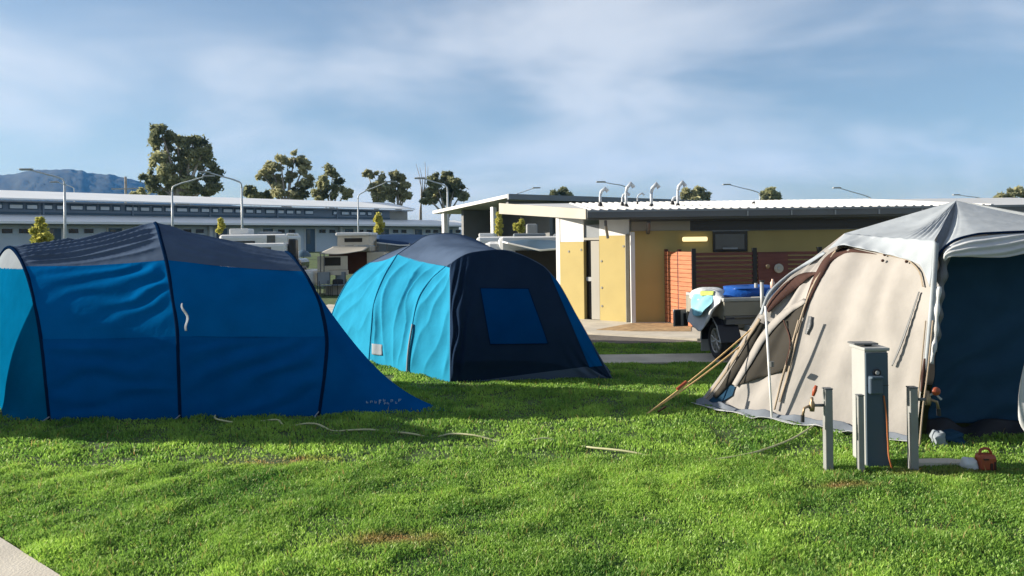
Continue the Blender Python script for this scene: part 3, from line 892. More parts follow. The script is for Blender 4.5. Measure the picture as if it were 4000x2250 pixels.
# loose tie hanging from the middle hoop
tie = [L3([(708, 1185, 8.99), (718, 1225, 8.93), (726, 1262, 8.90), (725, 1292, 8.88)]), L3([(713, 1184, 8.98), (727, 1222, 8.91), (735, 1262, 8.88), (733, 1294, 8.87)])]
part('loose_tie', sheet(loft(tie, 6, 20), lambda u, v: .02 * np.sin(9 * v)), MT['cap'], t1, smooth=True, thick=.004)
# hem shadow gap and faint lettering near the tail
MT['letter'] = pmat('faded_grey_blue_print', (0.16, 0.23, 0.32), 0.7)

# ------------------------------------------------------------------ unseen tent added out of frame to cast the shadow on the lawn
en = thing('shadow_caster_tent', 'unseen tall narrow blue tent added to cast shade beside the large tunnel tent', 'tent', (-7.5, 8.76, 0))
ex0, ex1, ey0, ey1 = -7.95, -7.05, 8.38, 9.52
for a_, b_ in (((ex0, ey0), (ex1, ey0)), ((ex1, ey0), (ex1, ey1)), ((ex1, ey1), (ex0, ey1)), ((ex0, ey1), (ex0, ey0))):
    cu_ = [np.array([[p[0], p[1], 0], [p[0] * .99 + -7.5 * .01, p[1] * .99 + 8.76 * .01, 1.0], [p[0] * .93 - 7.5 * .07, p[1] * .93 + 8.76 * .07, 1.85]]) for p in (a_, b_)]
    part('wall', sheet(loft(cu_, 14, 24), lambda u, v: -.03 * np.sin(np.pi * u)), MT['blue'], en, smooth=True, thick=.004)
    top_ = [np.array([c[-1], [-7.5, 8.76, 2.33]]) for c in cu_]
    part('roof', sheet(loft(top_, 8, 10), toward=(0, 0, 1)), MT['greyroof'], en, smooth=True, thick=.004)

# ------------------------------------------------------------------ second blue tent
def Yf(x, y):
    return 11.0 + .16 * (1490 - y) / 500.0 + .10 * (x - 1760) / 630.0
hx_ = np.array([1758, 1762, 1778, 1802, 1826, 1880, 1932, 1987, 2058, 2123, 2174, 2208, 2240, 2275, 2310, 2350, 2394], float)
hy_ = np.array([1046, 1032, 1018, 1003, 992, 982, 977, 981, 1006, 1042, 1097, 1153, 1213, 1275, 1338, 1408, 1484], float)
def base2(x):
    return 1496 - 14.0 * (x - 1758) / 634.0
t2 = thing('dome_tent', 'bright blue tent with dark navy front and blue window in mid field', 'tent', (0.2, 11.05, 0))
XX = np.interp(np.linspace(0, 1, 110), np.linspace(0, 1, len(hx_)), hx_)
NV = 90
Pf = np.zeros((len(XX), NV, 3))
for i, x in enumerate(XX):
    yt, yb_ = np.interp(x, hx_, hy_), base2(x)
    for j in range(NV):
        t = j / (NV - 1)
        y = yb_ + (yt - yb_) * t
        Pf[i, j] = U(x, y, Yf(x, y))
        if j == 0: Pf[i, j, 2] = 0.0
def d_front(u, v):
    w = edge(u, v)
    left = np.exp(-((u - .14) / .13) ** 2)
    diag = np.exp(-((u - .86) / .16) ** 2) * np.exp(-((v - .22) / .3) ** 2)
    return w * (.024 * left * np.sin(2 * np.pi * (11 * u - 2.4 * v + .9 * vn[0](u * 8, v * 5)))
                + .020 * diag * np.sin(2 * np.pi * (4 * v + 7 * u)) + .012 * (vn[1](u * 6, v * 6) - .5)) + .20 * np.sin(np.pi * u ** .55) * np.sin(np.pi * np.clip(.12 + v * .8, 0, 1)) * np.clip(v * 6, 0, 1)
vF, fF = sheet(Pf, d_front, toward=(.1, -1, .1))
PFd = vF.reshape(Pf.shape)
part('front_panel', (vF, fF), MT['navy'], t2, smooth=True)
def onfront(x, y, off):
    u = np.interp(x, XX, np.linspace(0, 1, len(XX)))
    yt, yb_ = np.interp(x, hx_, hy_), base2(x)
    v = np.clip((yb_ - y) / (yb_ - yt), 0, 1)
    i, j = u * (len(XX) - 1), v * (NV - 1)
    i0, j0 = min(int(i), len(XX) - 2), min(int(j), NV - 2)
    a, b = i - i0, j - j0
    p = (PFd[i0, j0] * (1 - a) + PFd[i0 + 1, j0] * a) * (1 - b) + (PFd[i0, j0 + 1] * (1 - a) + PFd[i0 + 1, j0 + 1] * a) * b
    return p + np.array([0, -off, 0])
def frontpatch(name, quad, mat, off, nu=30, nv=30):
    (a, b, c, d) = [np.array(q, float) for q in quad]
    P = np.zeros((nu, nv, 3))
    for i in range(nu):
        for j in range(nv):
            s, t = i / (nu - 1), j / (nv - 1)
            q = (a * (1 - s) + b * s) * (1 - t) + (d * (1 - s) + c * s) * t
            P[i, j] = onfront(q[0], q[1], off)
    return part(name, sheet(P, toward=(0, -1, 0)), MT[mat], t2, smooth=True)
frontpatch('window', [(1914, 1342), (2138, 1340), (2062, 1128), (1876, 1126)], 'winblue', .012)
wb_ = [(1914, 1342), (2138, 1340), (2062, 1128), (1876, 1126), (1914, 1342)]
wb_ = [(a[0] * (1 - t) + b[0] * t, a[1] * (1 - t) + b[1] * t) for a, b in zip(wb_[:-1], wb_[1:]) for t in np.linspace(0, 1, 12)]
part('window_seam', tube(np.array([onfront(x, y, .014) for x, y in wb_]) + np.random.default_rng(3).normal(0, .0004, (len(wb_), 3)), .005, 6), MT['sleeve'], t2, smooth=True)
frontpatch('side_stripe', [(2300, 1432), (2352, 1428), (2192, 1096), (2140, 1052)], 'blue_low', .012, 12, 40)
frontpatch('hem_flap', [(1840, 1490), (2375, 1478), (2290, 1430), (2120, 1452)], 'greyroof', .014, 40, 10)
# hoops of the body, near foot first
H0 = np.array([U(1760, y, Yf(1760, y)) for y in (1496, 1400, 1300, 1200, 1120, 1046)]); H0[0][2] = 0
H0r = np.array([U(x, y, Yf(x, y)) for x, y in zip(hx_, hy_)])
H1 = L3([(1590, 1462, 11.75), (1596, 1370, 11.78), (1612, 1265, 11.85), (1642, 1150, 11.82), (1690, 1085, 11.8), (1742, 1040, 11.75)]); H1[0][2] = 0
H1r = np.vstack([L3([(1742, 1040, 11.75)]), np.array([U(x + 1, y + 3, Yf(x, y) + .30) for x, y in zip(hx_[3:], hy_[3:])])]); H1r[-1][2] = 0
H2 = L3([(1440, 1412, 12.9), (1450, 1290, 13.0), (1462, 1180, 13.05), (1500, 1080, 13.15), (1552, 994, 13.3)]); H2[0][2] = 0
H2r = L3([(1552, 994, 13.3), (1608, 956, 13.5), (1664, 922, 13.7), (1735, 912, 13.9), (1805, 919, 14.0), (1880, 948, 14.1), (1960, 1000, 14.2), (2050, 1150, 14.2), (2090, 1370, 14.1)]); H2r[-1][2] = 0
H3 = L3([(1262, 1360, 14.6), (1290, 1250, 14.7), (1325, 1160, 14.8), (1380, 1075, 14.9), (1445, 1026, 15.0)]); H3[0][2] = 0
H3r = L3([(1445, 1026, 15.0), (1530, 985, 15.2), (1640, 958, 15.4), (1750, 990, 15.5), (1850, 1100, 15.4), (1880, 1330, 15.3)]); H3r[-1][2] = 0
def d_fan(u, v):        # creases running down from the top corner
    ph = 2 * np.pi * (3.2 * u + 1.4 * (1 - v) * (u - .3) + .9 * vn[2](u * 4, v * 3))
    return .046 * crease(ph) * edge(u, v) * (.35 + .9 * v) + .02 * (vn[3](u * 5, v * 7) - .5) * edge(u, v) - .05 * np.sin(np.pi * u)
def d_fan2(u, v):
    ph = 2 * np.pi * (2.2 * u + 3.0 * v + .8 * vn[4](u * 4, v * 3))
    return .034 * crease(ph) * edge(u, v) * (.4 + .7 * v) + .015 * (vn[5](u * 5, v * 7) - .5) * edge(u, v) - .04 * np.sin(np.pi * u)
def d_diag(u, v):
    ph = 2 * np.pi * (2.6 * u + 2.6 * v + .7 * vn[6](u * 4, v * 3))
    return .024 * crease(ph) * edge(u, v) * (.5 + .6 * vn[0](u * 3, v * 4)) + .01 * (vn[5](u * 6, v * 7) - .5) * edge(u, v) - .02 * np.sin(np.pi * u)
LT = (-1, -.4, .2)
part('side_panel', sheet(loft([H0, H1], 60, 80), d_diag, toward=LT), MT['cyan'], t2, smooth=True)
_sp = sheet(loft([H1, H2], 80, 90), d_fan, toward=LT)
part('side_panel', _sp, MT['cyan'], t2, smooth=True)
part('side_panel', sheet(loft([H2, H3], 80, 90), d_fan2, toward=LT), MT['cyan'], t2, smooth=True)
part('hood', sheet(loft([H0r, H1r], 20, 80), d_soft, toward=(0, 0, 1)), MT['navy'], t2, smooth=True)
def d_r(u, v):
    return .018 * np.sin(2 * np.pi * (4 * v + 1.2 * u + .6 * vn[1](u * 3, v * 5))) * edge(u, v) - .05 * np.sin(np.pi * u)
part('roof_panel', sheet(loft([H1r, H2r], 60, 80), d_r, toward=(0, 0, 1)), MT['greyroof'], t2, smooth=True)
part('roof_panel', sheet(loft([H2r, H3r], 60, 80), d_r, toward=(0, 0, 1)), MT['greyroof'], t2, smooth=True)
full3 = np.vstack([H3, H3r[1:]])
tail3 = crs(np.array([[H3[0][0] - .75, H3[0][1] + .5, 0], [-3.6, 16.6, 0], [H3r[-1][0] - .4, H3r[-1][1] + 1.2, 0]]), 40)
part('end_panel', sheet(loft([full3, tail3], 20, 50), d_soft, toward=(-1, 1, .3)), MT['cyan'], t2, smooth=True)
for c_, cr_ in ((H1, H1r), (H2, H2r), (H3, H3r)):
    part('pole_sleeve', tube(crs(c_, 40), .014, 8), MT['cyan'], t2, smooth=True)
    part('pole_sleeve', tube(crs(cr_, 40), .010, 8), MT['greyroof'], t2, smooth=True)
part('edge_piping', tube(crs(np.vstack([H0, H0r[1:]]), 80), .012, 6), MT['greyroof'], t2, smooth=True)
part('reflective_strip', tube(crs(H1[:3] + np.array([.0, -.03, 0]), 14), .016, 6), MT['cap'], t2, smooth=True)
_ss = Surf(_sp[0])
vf_ = np.array([[_ss.at(1452 + 40 * a, 1342 + 42 * b + 4 * a, .02 + .03 * b) for b in np.linspace(0, 1, 8)] for a in np.linspace(0, 1, 8)])
part('vent_flap', sheet(vf_, toward=(-.5, -1, 0)), MT['cap'], t2, smooth=True, thick=.02)

# ------------------------------------------------------------------ cream cabin tent on the right
t3 = thing('cabin_tent', 'cream canvas cabin tent with pale grey roof and open blue doorway', 'tent', (4.2, 8.4, 0))
AP = U(3735, 783, 9.2)
K1, K2 = U(3648, 942, 7.55), U(3298, 912, 9.6)
cxm = AP[0]
mir = lambda p: np.array([2 * cxm - p[0], p[1], p[2]])
K4, K3 = mir(K1), np.array([2 * cxm - K2[0], K2[1] + .9, K2[2]])
K2b = K2 + np.array([.12, .25, -.02])
S2 = L3([(3298, 912, 9.6), (3210, 980, 9.58), (3115, 1055, 9.5), (2992, 1185, 9.35), (2905, 1320, 9.3), (2810, 1468, 9.3), (2722, 1588, 9.3)]); S2[-1][2] = 0
SM = L3([(3335, 918, 9.35), (3245, 985, 9.15), (3180, 1080, 9.0), (3130, 1220, 8.85), (3085, 1380, 8.7), (3048, 1530, 8.55), (3022, 1645, 8.45)]); SM[-1][2] = 0
S1 = L3([(3648, 942, 7.55), (3640, 1080, 7.52), (3625, 1250, 7.5), (3606, 1450, 7.47), (3590, 1600, 7.45), (3578, 1738, 7.42)]); S1[-1][2] = 0
LW = (-.8, -.6, .2)
def d_door(u, v):
    return (.022 * np.sin(2 * np.pi * (3.6 * u + .7 * v + .7 * vn[1](u * 4, v * 3))) * (.25 + .75 * (1 - v)) + .012 * (vn[2](u * 6, v * 6) - .5)) * edge(u, v) - .03 * np.sin(np.pi * u) * np.sin(np.pi * v)
def d_vest(u, v):
    return (.016 * np.sin(2 * np.pi * (2.5 * u + v + .6 * vn[3](u * 4, v * 3))) + .012 * (vn[4](u * 6, v * 6) - .5)) * edge(u, v) - .05 * np.sin(np.pi * u) * np.sin(np.pi * v)
_dp = sheet(loft([SM, S1], 80, 90), d_door, toward=LW)
part('door_panel', _dp, MT['canvas'], t3, smooth=True)
_vp = sheet(loft([S2, SM], 50, 90), d_vest, toward=LW)
part('vestibule_panel', _vp, MT['canvas'], t3, smooth=True)
def tri(apex, low, nu, nv, disp, toward, sag=0):
    C = crs(low, nu)
    P = np.array([[apex * (1 - t) + c * t for t in np.linspace(0.0, 1, nv)] for c in C])
    return sheet(P, disp, toward=toward)
def d_pleat(u, v):      # pleats gathered towards the front leg
    w = np.exp(-((u - .82) / .16) ** 2)
    return w * .022 * np.sin(2 * np.pi * (16 * u + 1.0 * v)) * np.clip((1 - v) * 3, 0, 1) * np.clip(v * 3, 0, 1) + .012 * (vn[5](u * 6, v * 5) - .5) * edge(u, v) - .05 * np.sin(np.pi * v) * np.sin(np.pi * u)
eL = np.array([K2, (K2 + K1) / 2 + [0, 0, -.02], K1])
part('roof_panel', tri(AP, eL, 90, 60, d_pleat, (-1, 0, 1)), MT['flysheet'], t3, smooth=True)
archc = np.array([U(3652, 1010, 7.5), U(3672, 978, 7.5), U(3712, 944, 7.5), U(3790, 918, 7.5), U(3900, 908, 7.5), U(4000, 904, 7.5)])
archr = np.array([mir(p) for p in archc[::-1]])
fullarch = np.vstack([K1[None] * .5 + archc[:1] * .5, archc, archr, K4[None]])
def d_front3(u, v):
    w = np.exp(-((u - .05) / .06) ** 2)
    return w * .02 * np.sin(2 * np.pi * (26 * u + 1.5 * v)) * edge(u, v) - .04 * np.sin(np.pi * v)
part('roof_panel', tri(AP, fullarch, 110, 50, d_front3, (0, -1, 1)), MT['flysheet'], t3, smooth=True)
part('roof_panel', tri(AP, np.array([K4, (K4 + K3) / 2, K3]), 20, 20, None, (1, 0, 1)), MT['flysheet'], t3, smooth=True)
part('roof_panel', tri(AP, np.array([K3, (K3 + K2b) / 2, K2b]), 20, 20, None, (0, 1, 1)), MT['flysheet'], t3, smooth=True)
part('roof_panel', tri(AP, np.array([K2b, (K2b + K2) / 2, K2]), 12, 20, None, (-1, .3, 1)), MT['flysheet'], t3, smooth=True)
gr = lambda p, dx=0, dy=0: np.array([p[0] + dx, p[1] + dy, 0])
part('side_wall', sheet(loft([np.array([K4, gr(K4, .2)]), np.array([K3, gr(K3, .3)])], 16, 12), toward=(1, 0, 0)), MT['canvas'], t3, smooth=True)
part('back_wall', sheet(loft([np.array([K3, gr(K3, .3)]), np.array([K2b, gr(K2b, -.2, .3)])], 16, 12), toward=(0, 1, 0)), MT['canvas'], t3, smooth=True)
part('back_wall', sheet(loft([crs(np.array([K2b, gr(K2b, -.2, .3)]), 20), crs(S2, 20)], 16, 20), toward=(-1, 1, 0)), MT['canvas'], t3, smooth=True)
# upper band of flysheet over the canvas, with its scalloped edge
band_lo = L3([(3238, 975, 9.12), (3285, 957, 8.95), (3360, 968, 8.65), (3450, 988, 8.3), (3540, 1012, 7.95), (3600, 1040, 7.68), (3636, 1120, 7.5)]) + np.array([-.035, -.045, 0])
band_hi = np.array([K2 + [-.02, -.06, 0], K2 * .8 + K1 * .2 + [-.03, -.03, .005], K2 * .5 + K1 * .5 + [-.03, -.03, 0], K2 * .25 + K1 * .75 + [-.03, -.03, .005], K1 + [-.01, -.04, .005]])
part('fly_skirt', sheet(loft([band_hi, band_lo], 16, 60), lambda u, v: .014 * np.sin(2 * np.pi * (7 * v + 1.3 * u)) * edge(u, v), toward=LW), MT['flysheet'], t3, smooth=True, thick=.004)
# front leg cover
legw = [S1 + np.array([-.03, -.05, 0]), L3([(3668, 950, 7.45), (3660, 1080, 7.42), (3650, 1250, 7.4), (3630, 1450, 7.38), (3610, 1600, 7.36), (3597, 1738, 7.34)])]
legw[1][-1][2] = 0
part('leg_cover', sheet(loft([legw[0][:4], legw[1][:4]], 12, 40), lambda u, v: .03 * np.sin(np.pi * u), toward=(-.5, -1, 0)), MT['flysheet'], t3, smooth=True, thick=.005)
part('leg_webbing', tube(crs(legw[1][2:] + np.array([-.03, -.03, 0]), 20), .010, 6), MT['trim'], t3, smooth=True)
part('leg_webbing', tube(crs(S1[2:] + np.array([-.05, -.05, 0]), 20), .007, 6), MT['trim'], t3, smooth=True)
# arched door seam: shadowed gap at the left as a painted dark strip, tan binding
DP = Surf(_dp[0])
VP = Surf(_vp[0])
def strip(name, pts, wid, mat, plane, off, par=None, n=40):
    """ribbon whose half width varies along it"""
    q = crs(np.array([[p[0], p[1], 0] for p in pts], float), n)[:, :2]
    w = np.interp(np.linspace(0, 1, n), np.linspace(0, 1, len(wid)), wid)
    t = np.gradient(q, axis=0); t /= np.linalg.norm(t, axis=1)[:, None] + 1e-9
    nn = np.stack([-t[:, 1], t[:, 0]], 1)
    a = np.array([plane.at(*p, off) for p in q + nn * w[:, None]])
    b = np.array([plane.at(*p, off) for p in q - nn * w[:, None]])
    return part(name, sheet(np.array([a, a * .5 + b * .5 + np.array([0, -.012, 0]), b]), toward=(0, -1, .1)), MT[mat], par or t3, smooth=True, thick=.006)
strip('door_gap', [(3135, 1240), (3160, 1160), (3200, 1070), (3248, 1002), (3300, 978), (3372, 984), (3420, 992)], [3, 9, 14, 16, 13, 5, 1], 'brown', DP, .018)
strip('door_binding', [(3110, 1300), (3140, 1205), (3180, 1105), (3225, 1030), (3285, 966), (3370, 972), (3470, 995), (3555, 1022), (3590, 1060), (3605, 1120)], [3, 3.5, 3.5, 3.5, 3.5, 3, 3.5, 3.5, 3, 3], 'trim', DP, .03)
strip('door_binding', [(3120, 1250), (3090, 1360), (3055, 1480), (3025, 1600)], [4, 5, 5, 4], 'trim', DP, .02)
strip('door_binding', [(3140, 1210), (3105, 1350), (3075, 1470), (3045, 1570)], [3, 4, 4, 4], 'trim', DP, .025)
strip('tie_strap', [(3590, 1140), (3550, 1260), (3510, 1370), (3484, 1430)], [3, 4, 5, 3], 'gutter', DP, .03)
for p_ in ((3455, 995), (3447, 1018), (3540, 1022)):
    part('toggle', lathe(DP.at(p_[0], p_[1], .045), (0, -1, 0), [(0, .02), (.014, .015), (.016, 0)], 10), MT['brown'], t3)
# vestibule: brown opening under the flap, inner shade as a painted dark strip, mesh window and beam
def poly(name, pts, mat, plane, off, thick=.01):
    return part(name, ngon(np.array([plane.at(*p, off) for p in pts]), thick, (0, -1, .1)), MT[mat], t3)
def patchpx(name, A, B, mat, surf, off, na=16, nb=18):
    a = crs(np.array([[*p, 0] for p in A], float), nb)[:, :2]; b = crs(np.array([[*p, 0] for p in B], float), nb)[:, :2]
    P = np.array([[surf.at(*(a[j] * (1 - t) + b[j] * t), off) for j in range(nb)] for t in np.linspace(0, 1, na)])
    return part(name, sheet(P, toward=(0, -1, .1)), MT[mat], t3, smooth=True, thick=.004)
strip('flap_opening', [(2995, 1215), (3030, 1170), (3090, 1115), (3150, 1075), (3186, 1065)], [10, 19, 22, 17, 3], 'brown', VP, .06)
strip('flap_edge', [(2972, 1228), (3005, 1150), (3070, 1085), (3150, 1030), (3220, 985)], [6, 8, 7, 7, 5], 'flysheet', VP, .09)
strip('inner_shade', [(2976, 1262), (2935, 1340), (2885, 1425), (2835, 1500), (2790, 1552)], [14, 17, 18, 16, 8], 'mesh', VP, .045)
strip('outer_webbing', [(2968, 1245), (2910, 1335), (2850, 1430), (2790, 1515), (2745, 1575)], [7, 6, 6, 5, 3], 'trim', VP, .06)
patchpx('mesh_window', [(3136, 1190), (3062, 1245), (2990, 1330), (2935, 1420), (2886, 1502)], [(3140, 1196), (3126, 1250), (3108, 1320), (3085, 1390), (3062, 1446)], 'mesh', VP, .035)
strip('mesh_seam', [(3060, 1250), (3085, 1330), (3070, 1425)], [2.5, 2.5, 2.5], 'brown', VP, .06)
strip('window_beam', [(3145, 1172), (3060, 1228), (2985, 1310), (2925, 1410), (2868, 1505)], [9, 13, 14, 13, 10], 'canvas', VP, .06)
strip('roll_tie', [(3165, 1235), (3158, 1275), (3148, 1305)], [7, 10, 5], 'gutter', DP, .03)
poly('corner_patch', [(2872, 1510), (2860, 1545), (2800, 1580), (2745, 1590), (2800, 1535), (2835, 1500)], 'innerblue', VP, .03)
part('awning_pole', tube([G(3016, 1648), U(2990, 1196, 8.62)], .013, 10), MT['white'], t3, smooth=True)
part('pole_clamp', cyl(U(3013, 1412, 8.44), U(3013, 1432, 8.44), .03, 10), MT['gutter'], t3)
# sod cloth lying out at the foot of the canvas
ft = np.vstack([S2[-1:], SM[-1:] * .5 + S2[-1:] * .5 + [[-.02, -.03, 0]], SM[-1:], SM[-1:] * .6 + S1[-1:] * .4, SM[-1:] * .3 + S1[-1:] * .7, S1[-1:]])
upc = crs(ft, 60) + np.array([-.005, -.005, .085]); loc_ = crs(ft, 60) + np.array([-.03, -.05, .012])
loc_[:, 2] += .03 * vn[2](np.arange(60) * .3, 0); upc[:, 2] += .05 * (vn[3](np.arange(60) * .35, 0) - .5)
part('sod_cloth', sheet(loft([upc, loc_], 8, 60), lambda u, v: .012 * np.sin(40 * v), toward=LW), MT['sod'], t3, smooth=True, thick=.004)
outc = crs(ft, 60) + np.array([-.09, -.10, .025]); outc[:, 2] += .03 * vn[4](np.arange(60) * .4, 0)
part('floor_edge', sheet(loft([loc_ + np.array([0, 0, .004]), outc], 6, 60), lambda u, v: .01 * np.sin(33 * v), toward=(0, 0, 1)), MT['whitefab'], t3, smooth=True, thick=.004)
# doorway: valance, recessed inner wall, rolled door, dark floor edge
val_lo = np.array([U(3690, 1022, 7.44), U(3702, 1010, 7.42), (U(3760, 1004, 7.4)), U(3850, 1006, 7.4), U(3940, 1003, 7.4), U(4010, 990, 7.4), U(4200, 985, 7.4), U(4420, 990, 7.42)])
val_hi = np.array([U(3684, 985, 7.46), U(3712, 956, 7.46), U(3760, 934, 7.46), U(3850, 921, 7.46), U(3940, 914, 7.46), U(4010, 910, 7.46), U(4200, 908, 7.46), U(4420, 930, 7.46)])
part('valance', sheet(loft([val_hi, val_lo], 24, 70), lambda u, v: .03 * np.sin(np.pi * u) + .014 * np.sin(2 * np.pi * (3.2 * u + 2.2 * v)) * edge(u, v), toward=(0, -1, 0)), MT['whitefab'], t3, smooth=True, thick=.005)
part('arch_binding', tube(crs(archc + np.array([0, -.03, 0]), 40), .012, 6), MT['sleeve'], t3, smooth=True)
iw = [L3([(3672, 1000, 7.95), (3668, 1250, 7.95), (3650, 1450, 7.93), (3625, 1650, 7.9)]), L3([(4000, 985, 7.95), (4000, 1250, 7.95), (4000, 1450, 7.93), (4000, 1655, 7.9)]), L3([(4500, 985, 7.95), (4500, 1250, 7.95), (4500, 1450, 7.93), (4500, 1655, 7.9)])]
part('inner_wall', sheet(loft(iw, 80, 70), lambda u, v: .018 * np.sin(2 * np.pi * (4.5 * v + 2.0 * u + .7 * vn[0](u * 5, v * 4))) * (.2 + v) + .012 * (vn[1](u * 8, v * 6) - .5), toward=(0, -1, 0)), MT['innerblue'], t3, smooth=True, thick=.004)
part('groundsheet_wall', sheet(loft([L3([(3622, 1640, 7.86), (3700, 1632, 7.84), (3760, 1668, 7.82), (3830, 1640, 7.82), (4000, 1645, 7.82), (4500, 1640, 7.82)]), L3([(3615, 1712, 7.72), (3700, 1718, 7.65), (3760, 1716, 7.62), (3830, 1716, 7.6), (4000, 1712, 7.6), (4500, 1708, 7.6)])], 14, 60), lambda u, v: .02 * np.sin(31 * v) * np.sin(np.pi * u), toward=(0, -1, .3)), MT['black'], t3, smooth=True, thick=.004)
roll = crs(L3([(3690, 985, 7.55), (3682, 1060, 7.52), (3668, 1140, 7.5), (3660, 1240, 7.48), (3652, 1310, 7.46), (3640, 1370, 7.45)]), 30)
part('rolled_door', tube(roll, .045 + .012 * np.sin(np.arange(30) * 1.1), 10), MT['gutter'], t3, smooth=True)
roll2 = crs(L3([(3668, 1120, 7.42), (3660, 1220, 7.4), (3655, 1300, 7.4), (3648, 1360, 7.38), (3636, 1420, 7.38)]), 30)
part('rolled_door_lining', tube(roll2, .022 + .006 * np.sin(np.arange(30) * .9), 8), MT['whitefab'], t3, smooth=True)
strip('brown_strap', [(3612, 1400), (3606, 1470), (3598, 1530)], [4, 9, 4], 'brown', Plane((3600, 1300, 7.33), (3700, 1300, 7.33), (3600, 1700, 7.33)), 0)
fl = crs(L3([(4012, 1380, 7.3), (3990, 1470, 7.3), (3978, 1580, 7.3), (3985, 1660, 7.3), (4004, 1690, 7.3)]), 24)
part('hanging_flap', sheet(loft([fl, fl + np.array([.06, -.03, 0]), fl + np.array([.22, .02, .03])], 12, 24, True), toward=(0, -1, 0)), MT['whitefab'], t3, smooth=True, thick=.02)
# bundled fabric at the foot of the front leg
solo('folded_cloth', lump([4.06, 7.36, 0], .07, .07, .13, 6, amp=.7), MT['cap'], 'crumpled pale cloth at the foot of the cabin tent doorway', 'cloth', smooth=True)
solo('dark_shoe_bag', lump([4.25, 7.5, 0], .12, .10, .11, 4, amp=.6), MT['innerblue'], 'crumpled dark blue bag by the cabin tent doorway', 'bag', smooth=True)
# guy ropes
g0 = G(2512, 1628)
for k, (tx, ty, tY) in enumerate(((2962, 1262, 9.3), (2930, 1320, 9.32))):
    a, b = (g0 if k == 0 else G(2545, 1605)), U(tx, ty, tY)
    c = np.array([a * (1 - t) + b * t + np.array([0, 0, -.12 * t * (1 - t)]) for t in np.linspace(0, 1, 16)])
    solo('guy_rope', tube(c, .009, 6), MT['rope'], ('long' if k == 0 else 'second, inner') + ' tan guy rope from the cabin tent flap down to the lawn', 'rope', loc=a, group='guy ropes of the cabin tent')
solo('rope_slider', tube([g0 + (U(2962, 1262, 9.3) - g0) * .28, g0 + (U(2962, 1262, 9.3) - g0) * .36], .018, 8), MT['orange'], 'orange slider on the long guy rope', 'slider')
solo('rope_slider', tube([g0 + (U(2962, 1262, 9.3) - g0) * .05 + [.1, 0, 0], g0 + (U(2962, 1262, 9.3) - g0) * .1 + [.12, 0, 0]], .012, 8), MT['brown'], 'dark peg slider near the ground end of the guy ropes', 'slider')

# ------------------------------------------------------------------ power pedestal and tap posts
pb = G(3395, 1832)
PX0, PY0 = pb[0] - .065, pb[1]
pd = thing('power_pedestal', 'pale box shaped power pedestal with front coloured dark for shade between posts', 'pedestal', (PX0 + .1, PY0 + .12, 0))
H = U(3395, 1358, PY0)[2]
x0_, x1_ = U(3380, 1600, PY0)[0], U(3470, 1600, PY0)[0]
part('body', fbox((0, PY0), (1, 0), (0, 1), x0_, x1_, .006, .26, 0, H - .03), MT['pedwhite'], pd, bevel=.006)
fp = part('front_cover', fbox((0, PY0), (1, 0), (0, 1), x0_ + .004, x1_ - .002, -.012, .003, .0, H - .045), MT['pedblue'], pd, bevel=.004)
part('top_cap', fbox((0, PY0), (1, 0), (0, 1), x0_ - .012, x1_ + .012, -.02, .275, H - .029, H), MT['pedwhite'], pd, bevel=.008)
part('marker_plate', fbox((0, PY0), (1, 0), (0, 1), x0_ - .06, x1_ - .05, .06, .2, H + .018, H + .03), MT['gutter'], pd)
part('marker_stem', cyl((x0_ + .09, PY0 + .13, H), (x0_ + .09, PY0 + .13, H + .018), .03, 12), MT['rubber'], pd)
sk = U(3420, 1505, PY0 - .03)
part('socket_cover', box(sk + [0, 0, 0], (.115, .05, .15)), MT['socket'], fp, bevel=.012)
part('socket_hood', box(sk + [0, -.015, .07], (.105, .07, .02)), MT['pedblue'], fp, bevel=.006)
kn = U(3424, 1455, PY0 - .012)
part('lock_ring', lathe(kn, (0, -1, 0), [(.034, 0), (.034, .012), (.022, .014)], 18), MT['blackplastic'], fp)
part('lock', lathe(kn, (0, -1, 0), [(.016, .0), (.016, .022), (0, .024)], 14), MT['pedwhite'], fp)
part('cover_seam', fbox((0, PY0), (1, 0), (0, 1), x0_ + .004, x1_ - .002, -.016, -.0125, .72, .725), MT['blackplastic'], fp)
def post(px, ptop, pbot, w, label):
    b = G(px, pbot)
    h = U(px, ptop, b[1])[2]
    t = thing('bollard_post', label, 'post', b, 'square steel posts around the pedestal')
    part('shaft', box([b[0], b[1], h / 2], (w, w, h)), MT['boll'], t, bevel=.006)
    part('cap', box([b[0], b[1], h + .006], (w + .006, w + .006, .012)), MT['gutter'], t, bevel=.004)
    return b, h
b1, h1 = post(3236, 1520, 1838, .066, 'square grey steel post left of the power pedestal')
b2, h2 = post(3362, 1546, 1846, .052, 'short grey post directly in front of the power pedestal')
b3, h3 = post(3567, 1515, 1840, .068, 'square grey steel post right of the power pedestal')
